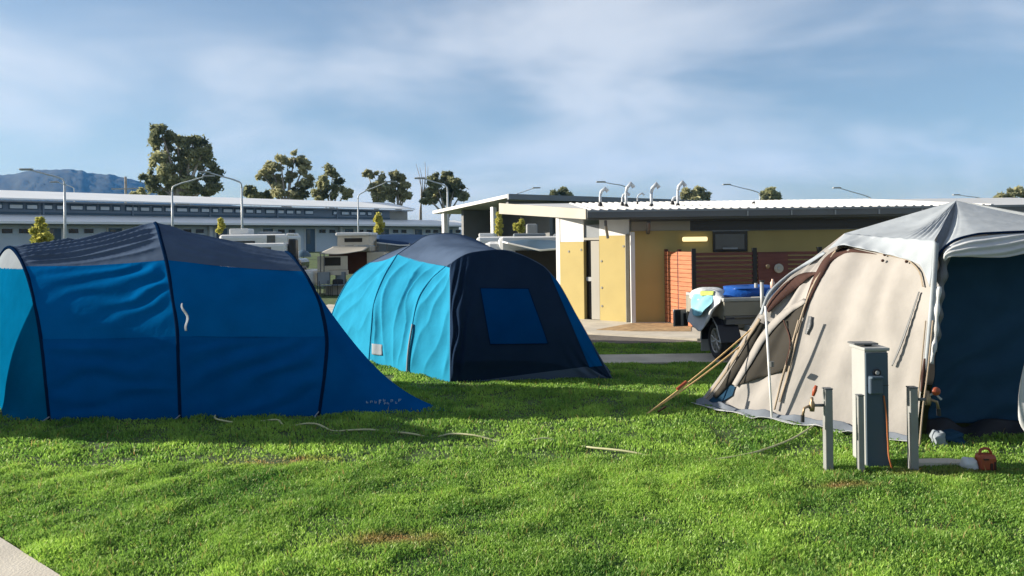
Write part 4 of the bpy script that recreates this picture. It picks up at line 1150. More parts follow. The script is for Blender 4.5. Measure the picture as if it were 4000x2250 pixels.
def tap(b, h, side, z, label, hand):
    t = thing('garden_tap', label, 'tap', [b[0] + side * .05, b[1], z])
    p0 = np.array([b[0] + side * .034, b[1], z])
    part('pipe', tube([p0, p0 + [side * .10, 0, .0], p0 + [side * .13, 0, -.02]], .013, 8), MT['gutter'], t, smooth=True)
    part('valve_body', lathe(p0 + [side * .10, 0, -.05], (0, 0, 1), [(0, 0), (.02, 0), (.024, .03), (.024, .07), (.014, .09), (.012, .12), (0, .12)], 12), MT['brass'], t, smooth=True)
    part('spout', tube([p0 + [side * .11, 0, 0], p0 + [side * .17, -.01, -.02], p0 + [side * .185, -.01, -.09]], .012, 8), MT['brass'], t, smooth=True)
    if hand == 'lever':
        part('handle', tube([p0 + [side * .09, 0, .08], p0 + [side * .075, 0, .13], p0 + [side * .06, 0, .17]], [.012, .02, .014], 8), MT['orange'], t, smooth=True)
    else:
        part('handle', lathe(p0 + [side * .16, -.02, .07], (0, -1, 0), [(0, .016), (.028, .014), (.036, .005), (.036, -.005), (.028, -.010), (0, -.011)], 20), MT['orange'], t, smooth=True)
        part('handle_bracket', tube([p0 + [side * .10, 0, .03], p0 + [side * .16, 0, .05], p0 + [side * .2, -.03, .0]], .01, 6), MT['galv'], t)
    part('hose_fitting', tube([p0 + [side * .185, -.01, -.08], p0 + [side * .187, -.01, -.14]], .017, 8), MT['blackplastic'], t)
tap(b1, h1, -1, U(3215, 1583, b1[1])[2], 'brass tap with orange lever on the left post', 'lever')
tap(b3, h3, 1, U(3590, 1560, b3[1])[2], 'tap with round red handle on the right post', 'wheel')
# power lead down the pedestal
lead = crs(np.array([U(3452, 1545, PY0 - .02), U(3462, 1620, PY0 - .03), U(3468, 1720, PY0 - .04), U(3476, 1800, PY0 - .06), U(3492, 1838, PY0 - .07), G(3530, 1846), G(3640, 1830), G(3760, 1826)]), 60)
lead[:, 2] = np.maximum(lead[:, 2], .015)
solo('power_lead', tube(lead, .007, 8), MT['cord'], 'orange power lead running down the pedestal into the grass', 'cable', loc=G(3490, 1838))
# orange device, white container, paving strip
dv0 = G(3850, 1840)
od = thing('orange_box', 'small orange plastic plug box lying on the grass below the doorway', 'box', dv0)
part('shell', box(dv0 + [0, 0, .075], (.14, .12, .15)), MT['orange'], od, bevel=.03)
part('notch', box(dv0 + [.015, -.058, .045], (.022, .02, .075)), MT['brown'], od, bevel=.005)
part('notch', box(dv0 + [.045, -.058, .06], (.016, .02, .07)), MT['brown'], od, bevel=.005)
part('vent_slot', box(dv0 + [-.03, -.058, .115], (.04, .02, .012)), MT['brown'], od)
part('handle', tube(crs(dv0 + np.array([[-.05, 0, .145], [-.04, 0, .18], [.03, 0, .185], [.05, 0, .145]]), 14), .012, 8), MT['orange'], od, smooth=True)
wj = G(3785, 1838)
solo('white_jug', lump([wj[0], wj[1], 0], .07, .06, .11, 1, amp=.25), MT['whitefab'], 'small white bundle touching the orange box', 'bundle', smooth=True)
slabp = [G(3580, 1832), G(3760, 1832), G(3790, 1822), G(3700, 1814), G(3580, 1816)]
solo('paving_strip', ngon(np.array([[p[0], p[1], .055] for p in slabp]), .08, (0, 0, 1)), MT['concrete'], 'pale concrete strip in the grass right of the right post', 'slab', loc=[slabp[0][0], slabp[0][1], 0])
# pale hose snaking through the lawn
hp = [(842, 1622), (860, 1655), (960, 1653), (1040, 1650), (1085, 1655), (1120, 1668), (1180, 1664), (1240, 1672), (1300, 1682), (1370, 1688), (1450, 1694), (1520, 1688), (1565, 1698), (1620, 1712), (1690, 1708), (1750, 1705), (1850, 1716), (1960, 1724), (2060, 1732), (2130, 1728), (2200, 1730), (2290, 1755), (2450, 1780), (2650, 1800), (2820, 1800), (2925, 1790), (3010, 1764), (3090, 1732), (3160, 1690), (3206, 1660)]
hw = np.array([G(*p) for p in hp])
hw[:, 2] = .020 + .026 * np.sin(np.arange(len(hw)) * 2.1) * (np.arange(len(hw)) < 24) + .02 * (np.arange(len(hw)) > 24)
solo('garden_hose', tube(crs(hw, 220), .010, 8), MT['hose'], 'pale green garden hose snaking across the lawn to the tap post', 'hose', loc=hw[0], smooth=True)

# ------------------------------------------------------------------ lettering on the blue tent tail
lm_v = []
for k_, (a_, b_, c_, d_) in enumerate([(1430, 1566, 9, 9), (1446, 1565, 9, 9), (1463, 1565, 8, 10), (1480, 1561, 9, 18), (1496, 1558, 9, 10), (1500, 1572, 9, 8), (1513, 1570, 8, 9), (1526, 1560, 9, 11), (1544, 1568, 7, 9), (1556, 1558, 12, 11)]):
    for (sx0, sx1, sy0, sy1) in ((0, .3, 0, 1), (.3, 1, 0, .25) if k_ % 2 else (.3, 1, .75, 1), (.7, 1, .25, .75) if k_ % 3 else (.3, .8, .4, .6)):
        lm_v.append(ngon(np.array([TS.at(a_ + c_ * x, b_ + d_ * y, .012) for x, y in ((sx0, sy0), (sx1, sy0), (sx1, sy1), (sx0, sy1))]), .003, (0, -1, .3)))
part('lettering', join(*lm_v), MT['letter'], t1)['kind'] = 'stuff'

# ------------------------------------------------------------------ camp vehicles in the middle distance
FX, FY = np.array([1.0, 0]), np.array([0, 1.0])
def caravan(o, L, D, H0, H1, label, rot=0, win=(), stripe=True, roofbits=(), name='caravan', bodymat='white'):
    e = np.array([math.cos(rot), math.sin(rot)]); n = np.array([-e[1], e[0]])
    t = thing(name, label, 'caravan', (o[0], o[1], ground_z(0, o[1])))
    B = lambda nm, s0, s1, d0, d1, z0, z1, m, par=None, **k: part(nm, fbox(o, e, n, s0, s1, d0, d1, z0, z1), MT[m], par or t, **k)
    body = B('body', 0, L, 0, D, H0, H1, bodymat, bevel=.16)
    if stripe:
        B('stripe', .1, L - .1, -.012, -.002, H0 + (H1 - H0) * .40, H0 + (H1 - H0) * .46, 'doorblue', body)
    for (a, b, z0, z1) in win:
        w = B('window', a, b, -.02, -.004, z0, z1, 'blackplastic', body)
        B('pane', a + .05, b - .05, -.032, -.022, z0 + .05, z1 - .05, 'glass', w)
    for s in (L * .45, L * .62):
        c = [o[0] + e[0] * s + n[0] * .12, o[1] + e[1] * s + n[1] * .12, H0 - .1]
        part('wheel', lathe(c, (n[0], n[1], 0), [(0, -.02), (.2, -.02), (.33, -.01), (.33, .2), (0, .2)], 20), MT['rubber'], t)
    B('drawbar', L, L + 1.0, D * .45, D * .55, H0 - .05, H0 + .03, 'galv')
    for (a, b, d0, d1, h, m) in roofbits:
        B('roof_unit', a, b, d0, d1, H1 - .02, H1 + h, m, bevel=.05)
    return t, B
o1 = np.array([U(850, 900, 35)[0], 35.0])
w1, B1 = caravan(o1, 3.2, 2.3, .5, 2.5, 'white caravan showing its roof above the large tunnel tent', win=((.5, 1.7, 1.75, 2.2),), roofbits=((.3, 1.2, .6, 1.4, .28, 'white'), (1.6, 2.5, .7, 1.5, .12, 'cap')))
B1('front_window', 2.25, 2.62, -.03, -.004, 1.7, 2.45, 'glass')
o2 = np.array([U(880, 900, 29)[0] , 29.0])
v1 = thing('parked_van', 'white van roof with dark window strip behind the tunnel tent ridge', 'van', (o2[0], o2[1], 0))
part('body', fbox(o2, FX, FY, 0, 2.3, 0, 1.8, .4, 2.08), MT['white'], v1, bevel=.12)
part('window', fbox(o2, FX, FY, .1, 1.62, -.02, -.003, 1.78, 1.92), MT['glass'], v1)
part('window', fbox(o2, FX, FY, 1.62, 1.72, -.02, -.003, 1.55, 1.92), MT['glass'], v1)
part('rear_rack', fbox(o2, FX, FY, 2.32, 2.62, .1, .5, 1.35, 2.22), MT['blackplastic'], v1, bevel=.05)
part('roof_pod', fbox(o2, FX, FY, 2.28, 2.58, .1, .7, 2.34, 2.44), MT['white'], v1, bevel=.03)
for s in (.5, 1.8):
    part('wheel', lathe([o2[0] + s, 28.99, .33], (0, 1, 0), [(0, -.01), (.2, -.01), (.33, 0), (.33, .2), (0, .2)], 18), MT['rubber'], v1)
# beige camper with pop top and fold out awning
CY = 31.0
cp = thing('camper_trailer', 'beige pop top camper trailer with its awning out, seen between the blue tents', 'camper', (U(1370, 1130, CY)[0], CY, 0))
def Q(px0, px1, py0, py1, d0, d1, m, nm, par=None, **k):
    a, b = U(px0, py1, CY), U(px1, py0, CY)
    return part(nm, fbox((0, CY), (1, 0), (0, 1), a[0], b[0], d0, d1, a[2], b[2]), MT[m], par or cp, **k)
Q(1312, 1445, 907, 922, -.1, 1.9, 'white', 'pop_top_roof', bevel=.05)
pt = Q(1318, 1440, 922, 960, 0, 1.8, 'beige', 'pop_top_canvas')
Q(1346, 1415, 930, 946, -.02, -.004, 'mesh', 'canvas_window', pt)
Q(1300, 1450, 960, 985, -.15, 1.95, 'cream', 'main_roof', bevel=.05)
Q(1435, 1500, 985, 1100, -.02, 1.9, 'beige', 'side_wall')
Q(1265, 1432, 985, 1075, .9, 1.9, 'brown', 'inner_wall')
Q(1262, 1375, 998, 1052, -.9, -.84, 'beige', 'canvas_screen')
Q(1290, 1350, 1003, 1035, -.92, -.905, 'mesh', 'screen_window')
Q(1262, 1378, 1052, 1072, -.93, -.80, 'beige', 'screen_skirt')
aw = L3([(1305, 962, 31), (1375, 962, 31), (1445, 962, 31)]); aw2 = L3([(1245, 990, 29.9), (1320, 992, 29.9), (1420, 978, 30.0)])
part('awning', sheet(loft([aw, aw2], 14, 20), toward=(0, -.3, 1)), MT['cream'], cp, smooth=True, thick=.02)
for px_ in (1252, 1266):
    part('awning_pole', cyl(U(px_, 990, 29.9), U(px_, 1150, 29.9), .02, 8), MT['gutter'], cp)
# folding chairs and a stack of gear under it
def chair(px, Y, label, rot):
    b = G(px, 945 + 6000 / Y)
    t = thing('camp_chair', label, 'chair', (b[0], Y, 0), 'camp chairs by the camper')
    e = np.array([math.cos(rot), math.sin(rot)]); n = np.array([-e[1], e[0]])
    part('seat', fbox((b[0], Y), e, n, -.24, .24, -.22, .22, .40, .43), MT['cap'], t)
    part('backrest', fbox((b[0], Y), e, n, -.24, .24, .22, .26, .45, .92), MT['cap'], t)
    for i in (-1, 1):
        for j in (-1, 1):
            p = np.array([b[0], Y]) + e * i * .24 + n * j * .22
            part('leg', cyl([p[0], p[1], 0], [p[0], p[1], .6 if j < 0 else .9], .014, 6), MT['blackplastic'], t)
chair(1302, 29.6, 'pale camp chair nearest the awning poles of the camper', .4)
chair(1345, 29.9, 'pale camp chair beside the camper gear box', -.5)
gb = U(1320, 1125, 30.3)
solo('gear_box', box([gb[0], 30.3, .2], (.9, .5, .4)), MT['cream'], 'low cream box under the camper awning', 'box', bevel=.04)
solo('dark_cooler', box([gb[0] + .1, 30.2, .52], (.5, .35, .22)), MT['blackplastic'], 'dark cooler on top of the low cream box', 'cooler', bevel=.04)
# navy awning and its camper
nv_ = thing('navy_gazebo', 'dark navy gazebo roof behind the mid field tent', 'gazebo', (U(1560, 1100, 33)[0], 33, 0))
part('roof', sheet(loft([L3([(1472, 917, 34), (1570, 914, 34), (1672, 918, 34)]), L3([(1472, 945, 32), (1560, 962, 32), (1640, 958, 32)])], 12, 16), toward=(0, -.5, 1)), MT['awnnavy'], nv_, smooth=True, thick=.02)
part('fascia', tube(L3([(1472, 948, 32), (1560, 958, 32), (1660, 958, 32)]), .03, 6), MT['white'], nv_)
for px_ in (1476, 1512, 1600):
    part('pole', cyl(U(px_, 950, 32), U(px_, 1140, 32), .025, 8), MT['gutter'], nv_)
part('rear_wall', fbox((0, 34.1), (1, 0), (0, 1), U(1450, 0, 34.1)[0], U(1680, 0, 34.1)[0], 0, .05, 0, 2.2), MT['clere'], nv_)
# white caravan behind the mid field tent
o3 = np.array([U(1945, 900, 25.5)[0], 25.5])
w3, B3 = caravan(o3, 2.6, 2.2, .45, 2.18, 'white caravan with awning left of the yellow building', stripe=False, win=((1.2, 2.0, 1.1, 1.7),), roofbits=((.95, 1.32, .3, .9, .42, 'galv'), (.5, 1.6, .2, 1.0, .10, 'cap'), (1.9, 2.3, .4, 1.0, .08, 'white')))
part('front_shell', fbox(o3, FX, FY, -.55, .25, .02, 2.1, .5, 2.02), MT['white'], w3, bevel=.28)
aw = L3([(1965, 945, 25.4), (2060, 935, 25.4), (2185, 940, 25.4)]); aw2 = L3([(1985, 950, 24.3), (2110, 978, 24.0), (2190, 972, 24.0)])
part('awning', sheet(loft([aw, aw2], 12, 20), toward=(0, -.5, 1)), MT['doorblue'], w3, smooth=True, thick=.02)
part('awning_rail', tube(np.vstack([aw[:1], aw2]), .03, 8), MT['white'], w3)
part('annex_wall', fbox((0, 25.2), (1, 0), (0, 1), U(2000, 0, 25.2)[0], U(2178, 0, 25.2)[0], 0, .03, .1, 1.72), MT['mesh'], w3)
o4 = np.array([U(1858, 900, 30)[0], 30.0])
w4, B4 = caravan(o4, 1.9, 2.0, .5, 2.22, 'low white camper roof between the dome tent and the pavilion column', stripe=False, win=((.2, .8, 1.6, 1.95),), roofbits=((.1, .7, .3, .9, .14, 'white'),))
# dark umbrella
um = U(1185, 985, 33)
ub = thing('parasol', 'small dark blue parasol between the tunnel tent and the camper', 'parasol', (um[0], 33, 0))
part('canopy', lathe([um[0], 33, um[2] - .2], (0, 0, 1), [(.34, 0), (.30, .12), (.18, .24), (.02, .30)], 16), MT['doorblue'], ub, smooth=True)
part('pole', cyl([um[0], 33, 0], [um[0], 33, um[2]], .02, 8), MT['gutter'], ub)
cw = U(1180, 1020, 30)
cr = thing('parked_car', 'white car bonnet beyond the right end of the tunnel tent', 'car', (cw[0], 30, 0))
part('body', fbox((cw[0], 30), (1, 0), (0, 1), -1.5, .45, 0, 1.7, .35, 1.0), MT['white'], cr, bevel=.15)
part('cabin', fbox((cw[0], 30), (1, 0), (0, 1), -1.4, -.1, .1, 1.6, 1.0, 1.45), MT['glass'], cr, bevel=.15)
for s in (-1.1, .05):
    part('wheel', lathe([cw[0] + s, 29.99, .32], (0, 1, 0), [(0, -.01), (.2, -.01), (.32, 0), (.32, .2), (0, .2)], 18), MT['rubber'], cr)

# ------------------------------------------------------------------ street lights and the power pole
def lightpole(px, pyb, Y, ex_, ey_, label, r=.07):
    top = U(px, pyb, Y)
    gzz = float(ground_z(0, Y))
    end = U(ex_, ey_, Y)
    t = thing('street_light', label, 'street light', (top[0], Y, gzz), 'street lights around the park')
    d = end - top
    part('mast', tube([[top[0], Y, gzz], [top[0], Y, gzz + (top[2] - gzz) * .5], [top[0], Y, top[2] - .35]], [r * 1.15, r, r * .8], 10), MT['pvc'], t, smooth=True)
    arm = crs(np.array([[top[0], Y, top[2] - .36], [top[0] + d[0] * .03, Y, top[2] - .05], top + d * .18, top + d * .6, end]), 24)
    part('arm', tube(arm, np.linspace(r * .75, r * .5, 24), 8), MT['pvc'], t, smooth=True)
    s = np.sign(d[0])
    part('lamp_head', fbox((end[0], Y), (s, 0), (0, 1), -.1, .62, -.14, .14, end[2] - .02, end[2] + .09), MT['galv'], t, bevel=.03)
    return t
for a_ in ((252, 700, 45, 120, 664, 'tall street light at the far left, arm to the left'),
           (290, 733, 66, 225, 712, 'distant street light just right of the far left one'),
           (672, 728, 50, 800, 690, 'street light with its arm to the right before the big gum tree'),
           (944, 712, 48, 815, 674, 'street light right of the big gum tree, arm to the left'),
           (1398, 760, 60, 1510, 712, 'street light with its arm to the right before the twin gums'),
           (1748, 728, 52, 1655, 698, 'street light before the pavilion roof, arm to the left'),
           (1990, 768, 72, 2085, 735, 'street light arm rising over the pavilion roof to the right'),
           (2446, 728, 60, 2360, 712, 'street light arm rising behind the roof vents'),
           (2968, 752, 70, 2850, 722, 'street light arm above the middle of the yellow building'),
           (3404, 772, 70, 3280, 735, 'street light arm above the roof left of the cabin tent peak'),
           (3840, 775, 80, 3745, 762, 'street light arm just right of the cabin tent peak')):
    lightpole(*a_, r=.075 if a_[2] < 55 else .062)
pp = U(490, 690, 75)
up0 = thing('power_pole', 'thin wooden power pole with a crossarm left of the big gum tree', 'pole', (pp[0], 75, 1.35))
part('mast', cyl([pp[0], 75, 1.35], pp, .12, 8), MT['trunk'], up0)
ca = U(490, 738, 75)
part('crossarm', fbox((ca[0], 75), (1, 0), (0, 1), -1.3, 1.3, -.2, -.125, ca[2] - .06, ca[2] + .06), MT['galv'], up0)

# ------------------------------------------------------------------ trees
def leaves(blobs, n, size, seed, flat=.8):
    """leaf sized faces through the volume of a set of clumps (x, y, z, r)"""
    rg = np.random.default_rng(seed)
    B = np.array(blobs, float)
    w = B[:, 3] ** 2; w /= w.sum()
    k = rg.choice(len(B), n, p=w)
    d = rg.normal(size=(n, 3)); d /= np.linalg.norm(d, axis=1)[:, None]
    rad = B[k, 3] * rg.random(n) ** .45 * (.7 + .5 * rg.random(n)) * np.where(rg.random(n) < .16, 1.0 + .9 * rg.random(n), 1.0)
    c = B[k, :3] + d * rad[:, None] * np.array([1, 1, flat])
    a = rg.normal(size=(n, 3)); a /= np.linalg.norm(a, axis=1)[:, None]
    b = np.cross(a, rg.normal(size=(n, 3))); b /= np.linalg.norm(b, axis=1)[:, None]
    s = size * (.6 + .8 * rg.random(n))[:, None]
    V = np.stack([c - a * s, c + b * s * .45, c + a * s, c - b * s * .45], 1).reshape(-1, 3)
    Fc = np.arange(4 * n).reshape(n, 4)
    tint = np.clip(.45 + .9 * (vn[seed % 8](B[k, 0] * .9 + 7, B[k, 2] * .9 + 3) - .5) + .35 * (rg.random(n) - .5), 0, 1)
    return V, Fc, np.repeat(tint, 4)
def leafobj(name, V, Fc, tint, mat, parent, kind=None):
    me = bpy.data.meshes.new(name)
    org = ORG[parent.name]
    n = len(Fc)
    k = Fc.shape[1]
    me.vertices.add(len(V)); me.loops.add(n * k); me.polygons.add(n)
    me.vertices.foreach_set('co', (V - org).astype(np.float32).ravel())
    me.loops.foreach_set('vertex_index', Fc.astype(np.int32).ravel())
    me.polygons.foreach_set('loop_start', np.arange(0, n * k, k, dtype=np.int32))
    me.polygons.foreach_set('loop_total', np.full(n, k, np.int32))
    at = me.attributes.new('tint', 'FLOAT', 'POINT')
    at.data.foreach_set('value', tint.astype(np.float32))
    me.materials.append(mat)
    me.update(); me.validate()
    o = bpy.data.objects.new(name, me); COL.objects.link(o)
    o.parent = parent; ORG[o.name] = org
    return o
def tree(name, label, basepx, Y, clumps, n, size, mat, seed, group=None, trunkr=.35, forks=True, cat='tree', sub=9):
    rg = np.random.default_rng(seed)
    g = float(ground_z(0, Y))
    bx_ = U(basepx, 900, Y)[0]
    t = thing(name, label, cat, (bx_, Y, g), group)
    blobs, limbs = [], []
    fork = None
    for (px, py, rpx) in clumps:
        c = U(px, py, Y); r = rpx / F * Y
        c = c + np.array([0, rg.uniform(-.6, .6) * r, 0])
        for q in range(sub):
            o = rg.normal(size=3); o /= np.linalg.norm(o)
            blobs.append([*(c + o * r * rg.uniform(.5, .85)), r * rg.uniform(.24, .46)])
        limbs.append(c)
    V, Fc, tn = leaves(blobs, n, size, seed)
    leafobj('crown', V, Fc, tn, MT[mat], t)
    zc = np.mean([c[2] for c in limbs])
    base = np.array([bx_, Y, g - .1])
    mid = np.array([bx_ * .6 + np.mean([c[0] for c in limbs]) * .4, Y, g + (zc - g) * .5])
    part('trunk', tube(crs(np.array([base, base * .5 + mid * .5 + [.1, 0, 0], mid]), 10), np.linspace(trunkr, trunkr * .65, 10), 10), MT['trunk'], t, smooth=True)
    for c in limbs:
        part('limb', tube(crs(np.array([mid, mid * .5 + c * .5 + [0, 0, .08 * (c[2] - mid[2])], c + [0, 0, .2]]), 8), np.linspace(trunkr * .5, trunkr * .12, 8), 7), MT['trunk'], t, smooth=True)
    return t
GRP = 'gum trees beyond the long building'
tree('gum_tree', 'big dark gum tree towering over the long building', 715, 85,
     [(640, 525, 48), (595, 560, 26), (690, 570, 46), (755, 570, 50), (800, 590, 36), (620, 640, 44), (660, 640, 50), (730, 650, 55), (800, 660, 50), (590, 700, 36), (640, 720, 52), (720, 730, 60), (800, 730, 52), (835, 715, 30), (770, 620, 45)],
     22000, .25, 'gum', 3, GRP, .55)
tree('gum_tree', 'rounded pale gum tree with white limbs, second from the left', 1115, 95,
     [(1050, 655, 34), (1100, 640, 36), (1150, 625, 36), (1185, 650, 32), (1030, 690, 26), (1070, 715, 34), (1130, 690, 26), (1180, 710, 36), (1095, 750, 36), (1170, 755, 38), (1210, 700, 20)],
     8000, .29, 'gumlight', 4, GRP, .42)
tree('gum_tree', 'sparse dark gum tree right of the rounded pale one', 1300, 98,
     [(1295, 668, 28), (1265, 715, 28), (1320, 725, 28), (1290, 755, 30), (1350, 752, 26), (1240, 765, 28)],
     5200, .29, 'gum', 5, GRP, .34)
tree('gum_tree', 'left one of the twin gums behind the street light', 1470, 98,
     [(1440, 685, 26), (1475, 700, 32), (1500, 725, 28), (1455, 740, 22), (1480, 765, 30)], 5400, .29, 'gumlight', 6, GRP, .34)
tree('gum_tree', 'right one of the twin gums behind the street light', 1560, 98,
     [(1550, 680, 28), (1575, 715, 30), (1545, 735, 28), (1580, 760, 30), (1530, 770, 24)], 5200, .29, 'gumlight', 7, GRP, .34)
tree('gum_tree', 'dense round gum left of the pavilion roof', 1755, 98,
     [(1700, 710, 34), (1745, 695, 32), (1780, 725, 34), (1700, 760, 36), (1760, 765, 40), (1800, 765, 28), (1665, 775, 26)], 9000, .29, 'gum', 8, GRP, .4)
tree('low_bush', 'low olive bush at the foot of the rounded pale gum', 985, 96, [(965, 755, 28), (1000, 760, 26), (1035, 768, 24)], 2600, .29, 'gum', 9, GRP, .15, cat='bush')
tree('low_bush', 'low brown bush at the left foot of the big gum', 545, 88, [(530, 765, 22), (560, 758, 22)], 1600, .34, 'gum', 10, GRP, .15, cat='bush')
G2 = 'far tree tops over the right roofs'
tree('far_tree', 'small far tree top left of the roof vents', 2190, 130, [(2165, 762, 20), (2200, 752, 18), (2220, 768, 16)], 1600, .45, 'gum', 12, G2, .3)
tree('far_tree', 'far round tree top right of the tallest vent', 2715, 130, [(2685, 758, 24), (2725, 750, 22), (2755, 765, 18), (2700, 785, 24)], 2600, .45, 'gumlight', 13, G2, .3)
tree('far_tree', 'far narrow tree top under the middle street light arm', 3005, 130, [(2985, 770, 20), (3010, 748, 20), (3035, 768, 18), (3005, 785, 22)], 2400, .45, 'gum', 14, G2, .3)
tree('far_tree', 'far tree top at the right edge of the picture', 3960, 120, [(3905, 775, 22), (3945, 762, 24), (3985, 758, 26), (4020, 765, 28)], 2600, .45, 'gumlight', 15, G2, .3)
# bare twigs between the twin gums and the dense gum
bt_ = thing('bare_tree', 'leafless slender tree between the twin gums and the dense gum', 'tree', (U(1645, 900, 100)[0], 100, 1.35))
bb = U(1645, 790, 100)
for (x, y) in ((1625, 640), (1640, 655), (1660, 632), (1672, 650), (1632, 690), (1655, 690)):
    e3 = U(x, y, 100)
    part('limb', tube(crs(np.array([[bb[0], 100, 1.3], bb, bb * .45 + e3 * .55 + [.3, 0, 0], e3]), 14), np.linspace(.14, .025, 14), 6), MT['trunk'], bt_)
# young street trees
G3 = 'young trees staked along the camp road'
tree('sapling', 'yellow green young tree left of the far left street light', 162, 28, [(160, 855, 16), (160, 885, 24), (150, 915, 30), (175, 915, 28), (140, 935, 24), (165, 940, 26), (188, 938, 20)], 5200, .075, 'sapling', 20, G3, .04)
tree('sapling', 'small young tree tip behind the tunnel tent ridge', 861, 40, [(860, 862, 11), (860, 880, 14), (862, 898, 14)], 1500, .085, 'sapling', 21, G3, .04)
tree('sapling', 'young tree behind the camper pop top roof', 1478, 36, [(1478, 845, 13), (1474, 865, 19), (1480, 882, 20), (1476, 900, 18)], 2800, .085, 'sapling', 22, G3, .04)
tree('sapling', 'slim young tree at the pavilion column', 1948, 33, [(1948, 838, 9), (1948, 862, 14), (1946, 885, 17), (1950, 905, 15)], 2400, .08, 'sapling', 23, G3, .04)
tree('sapling', 'small young tree between the pavilion and the white caravan roof', 2030, 30, [(2035, 868, 12), (2022, 885, 14), (2040, 895, 13)], 1500, .08, 'sapling', 24, G3, .04)

# ------------------------------------------------------------------ lawn blades
def inpoly(x, y, P):
    ins = np.zeros(len(x), bool)
    j = len(P) - 1
    for i in range(len(P)):
        xi, yi, xj, yj = P[i][0], P[i][1], P[j][0], P[j][1]
        c = ((yi > y) != (yj > y)) & (x < (xj - xi) * (y - yi) / (yj - yi + 1e-12) + xi)
        ins ^= c
        j = i
    return ins
def blades(n, y0, y1, wbase, hbase, seed, xlim=None):
    rg = np.random.default_rng(seed)
    y = y0 + (y1 - y0) * rg.random(n) ** 1.0
    # spread evenly over a wedge a little wider than the view
    acc = rg.random(n) < (y / y1)
    y = y[acc]
    hw_ = .70 * y + 1.2
    x = (rg.random(len(y)) * 2 - 1) * hw_
    keep = np.ones(len(x), bool)
    pv_ = [c0 - dv * 6, c1 + dv * 6, c1 + dv * 6 + np.array([-6, -3, 0]), c0 - dv * 6 + np.array([-6, -3, 0])]
    keep &= ~inpoly(x, y, pv_)
    keep &= ~((y > 12.36) & (y < 13.36) & (x > .55))
    keep &= ~((y > 14.8) & (x > -14))
    keep &= ~inpoly(x, y, [(-6.3, 9.1), (-1.6, 9.2), (-1.8, 11.6), (-6.3, 11.8)])
    keep &= ~inpoly(x, y, [(-.7, 11.2), (1.1, 11.3), (.6, 13.8), (-2.4, 15), (-3.6, 14.4)])
    keep &= ~inpoly(x, y, [(2.6, 9.3), (4.1, 7.7), (7, 7.7), (7, 10.5), (4, 10.5)])
    dens = vn[0].fbm(x * 1.1, y * 1.6, 3)
    clump = vn[7].fbm(x * 4.2, y * 3.6, 2)
    ck = np.clip((clump - .28) / .22, 0, 1)
    keep &= rg.random(len(x)) < (.45 + .65 * ck) * (.75 + .4 * dens)
    x, y, clump = x[keep], y[keep], clump[keep]
    m = len(x)
    lump_ = vn[1].fbm(x * .9 + 4, y * 1.9, 3)
    fine_ = vn[6].fbm(x * 3.6, y * 3.2 + 9, 2)
    h = hbase * (.22 + .2 * lump_ + .35 * fine_ + .95 * np.clip(clump - .2, 0, 1)) * (.5 + .8 * rg.random(m))
    # worn, dry patches
    def patch_(px, py, rx, ry):
        c = G(px, py)
        return np.exp(-(((x - c[0]) / rx) ** 2 + ((y - c[1]) / ry) ** 2))
    dry = np.clip(patch_(1545, 2112, .30, .10) + .8 * patch_(1040, 1806, .35, .10) + .6 * patch_(1200, 1800, .3, .08) + .7 * patch_(3290, 1905, .25, .07) + .5 * patch_(3700, 1850, .5, .1), 0, 1)
    dry = np.clip(dry * (.5 + 1.0 * vn[5](x * 9, y * 9)), 0, 1)
    h *= (1 - .55 * dry)
    w = wbase * (.7 + .6 * rg.random(m))
    stalk = rg.random(m) < .006
    h = np.where(stalk, h * 1.9 + .01, h); w = np.where(stalk, w * .55, w)
    weed = (vn[5].fbm(x * 2.1 + 30, y * 2.4, 2) > .66) & (rg.random(m) < .6)
    w = np.where(weed, w * 1.35, w); h = np.where(weed, h * .8, h)
    az = rg.random(m) * 2 * np.pi
    lean = h * .9 * (.25 + .75 * rg.random(m))
    la = az + rg.normal(size=m) * .6 + np.pi / 2
    dx, dy = np.cos(az) * w / 2, np.sin(az) * w / 2
    lx, ly = np.cos(la) * lean, np.sin(la) * lean
    z0 = .014 * np.clip(vn[3].fbm(x * 1.6, y * 2.0, 3) - .3, 0, 1) + .028 * np.clip(clump - .32, 0, 1)
    h = h + z0; mz = z0 * .4 + h * .6
    B0 = np.stack([x - dx, y - dy, z0], 1); B1_ = np.stack([x + dx, y + dy, z0], 1)
    M0 = np.stack([x - dx * .8 + lx * .35, y - dy * .8 + ly * .35, mz], 1); M1 = np.stack([x + dx * .8 + lx * .35, y + dy * .8 + ly * .35, mz], 1)
    T = np.stack([x + lx, y + ly, h], 1)
    V = np.stack([B0, B1_, M1, M0, T], 1).reshape(-1, 3)
    b = np.arange(m) * 5
    tris = np.concatenate([np.stack([b, b + 1, b + 2], 1), np.stack([b, b + 2, b + 3], 1), np.stack([b + 3, b + 2, b + 4], 1)])
    tint = np.clip(-.05 + .55 * vn[2].fbm(x * .9, y * 1.4, 3) + .9 * fine_ * vn[4](x * 2.3, y * 2.6) + .1 * lump_ + .4 * (rg.random(m) - .5), 0, 1)
    tint = np.where(weed, tint * .45, tint)
    dry = np.clip(np.where(stalk, .75, dry) + .35 * (rg.random(m) < .03), 0, 1)
    return V, tris, np.repeat(tint, 5), np.repeat(dry, 5)
gmat = bpy.data.materials.new('grass_blade')
gmat.use_nodes = True
t_ = gmat.node_tree
t_.nodes.remove(t_.nodes['Principled BSDF'])
a1 = N(t_, 'ShaderNodeAttribute', attribute_name='tint'); a2 = N(t_, 'ShaderNodeAttribute', attribute_name='dry')
m1 = N(t_, 'ShaderNodeMix', data_type='RGBA'); m1.inputs[6].default_value = (0.065, 0.19, 0.034, 1); m1.inputs[7].default_value = (0.39, 0.60, 0.098, 1)
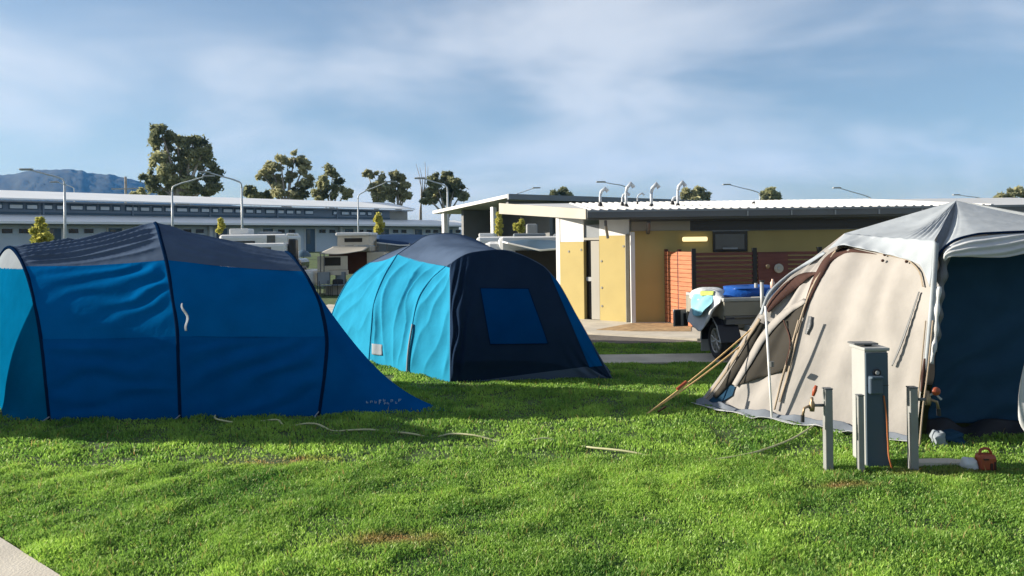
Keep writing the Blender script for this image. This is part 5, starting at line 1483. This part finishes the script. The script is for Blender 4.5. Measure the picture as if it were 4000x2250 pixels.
m2 = N(t_, 'ShaderNodeMix', data_type='RGBA'); m2.inputs[7].default_value = (0.38, 0.24, 0.10, 1)
t_.links.new(a1.outputs['Fac'], m1.inputs['Factor']); t_.links.new(a2.outputs['Fac'], m2.inputs['Factor']); t_.links.new(m1.outputs[2], m2.inputs[6])
d_ = N(t_, 'ShaderNodeBsdfDiffuse'); tl_ = N(t_, 'ShaderNodeBsdfTranslucent'); gl_ = N(t_, 'ShaderNodeBsdfGlossy')
gl_.inputs['Roughness'].default_value = .45
gl_.inputs[0].default_value = (.5, .5, .4, 1)
t_.links.new(m2.outputs[2], d_.inputs[0]); t_.links.new(m2.outputs[2], tl_.inputs[0])
x1_ = N(t_, 'ShaderNodeMixShader'); x1_.inputs[0].default_value = .5
t_.links.new(d_.outputs[0], x1_.inputs[1]); t_.links.new(tl_.outputs[0], x1_.inputs[2])
x2_ = N(t_, 'ShaderNodeMixShader'); x2_.inputs[0].default_value = .04
t_.links.new(x1_.outputs[0], x2_.inputs[1]); t_.links.new(gl_.outputs[0], x2_.inputs[2])
t_.links.new(x2_.outputs[0], t_.nodes['Material Output'].inputs[0])
sets = [blades(560000, 4.0, 7.0, .0088, .035, 1), blades(560000, 7.0, 15.2, .0140, .040, 2)]
VV, TT, A1, A2, off = [], [], [], [], 0
for v, f, p, q in sets:
    VV.append(v); TT.append(f + off); A1.append(p); A2.append(q); off += len(v)
VV, TT, A1, A2 = np.concatenate(VV), np.concatenate(TT), np.concatenate(A1), np.concatenate(A2)
me = bpy.data.meshes.new('grass')
me.vertices.add(len(VV)); me.loops.add(len(TT) * 3); me.polygons.add(len(TT))
me.vertices.foreach_set('co', VV.astype(np.float32).ravel())
me.loops.foreach_set('vertex_index', TT.astype(np.int32).ravel())
me.polygons.foreach_set('loop_start', np.arange(0, len(TT) * 3, 3, dtype=np.int32))
me.polygons.foreach_set('loop_total', np.full(len(TT), 3, np.int32))
for nm, A in (('tint', A1), ('dry', A2)):
    me.attributes.new(nm, 'FLOAT', 'POINT').data.foreach_set('value', A.astype(np.float32))
me.materials.append(gmat)
me.update()
go = bpy.data.objects.new('grass', me)
COL.objects.link(go)
tag(go, 'short green lawn grass covering the camp site', 'grass', kind='stuff')
print('grass tris', len(TT))
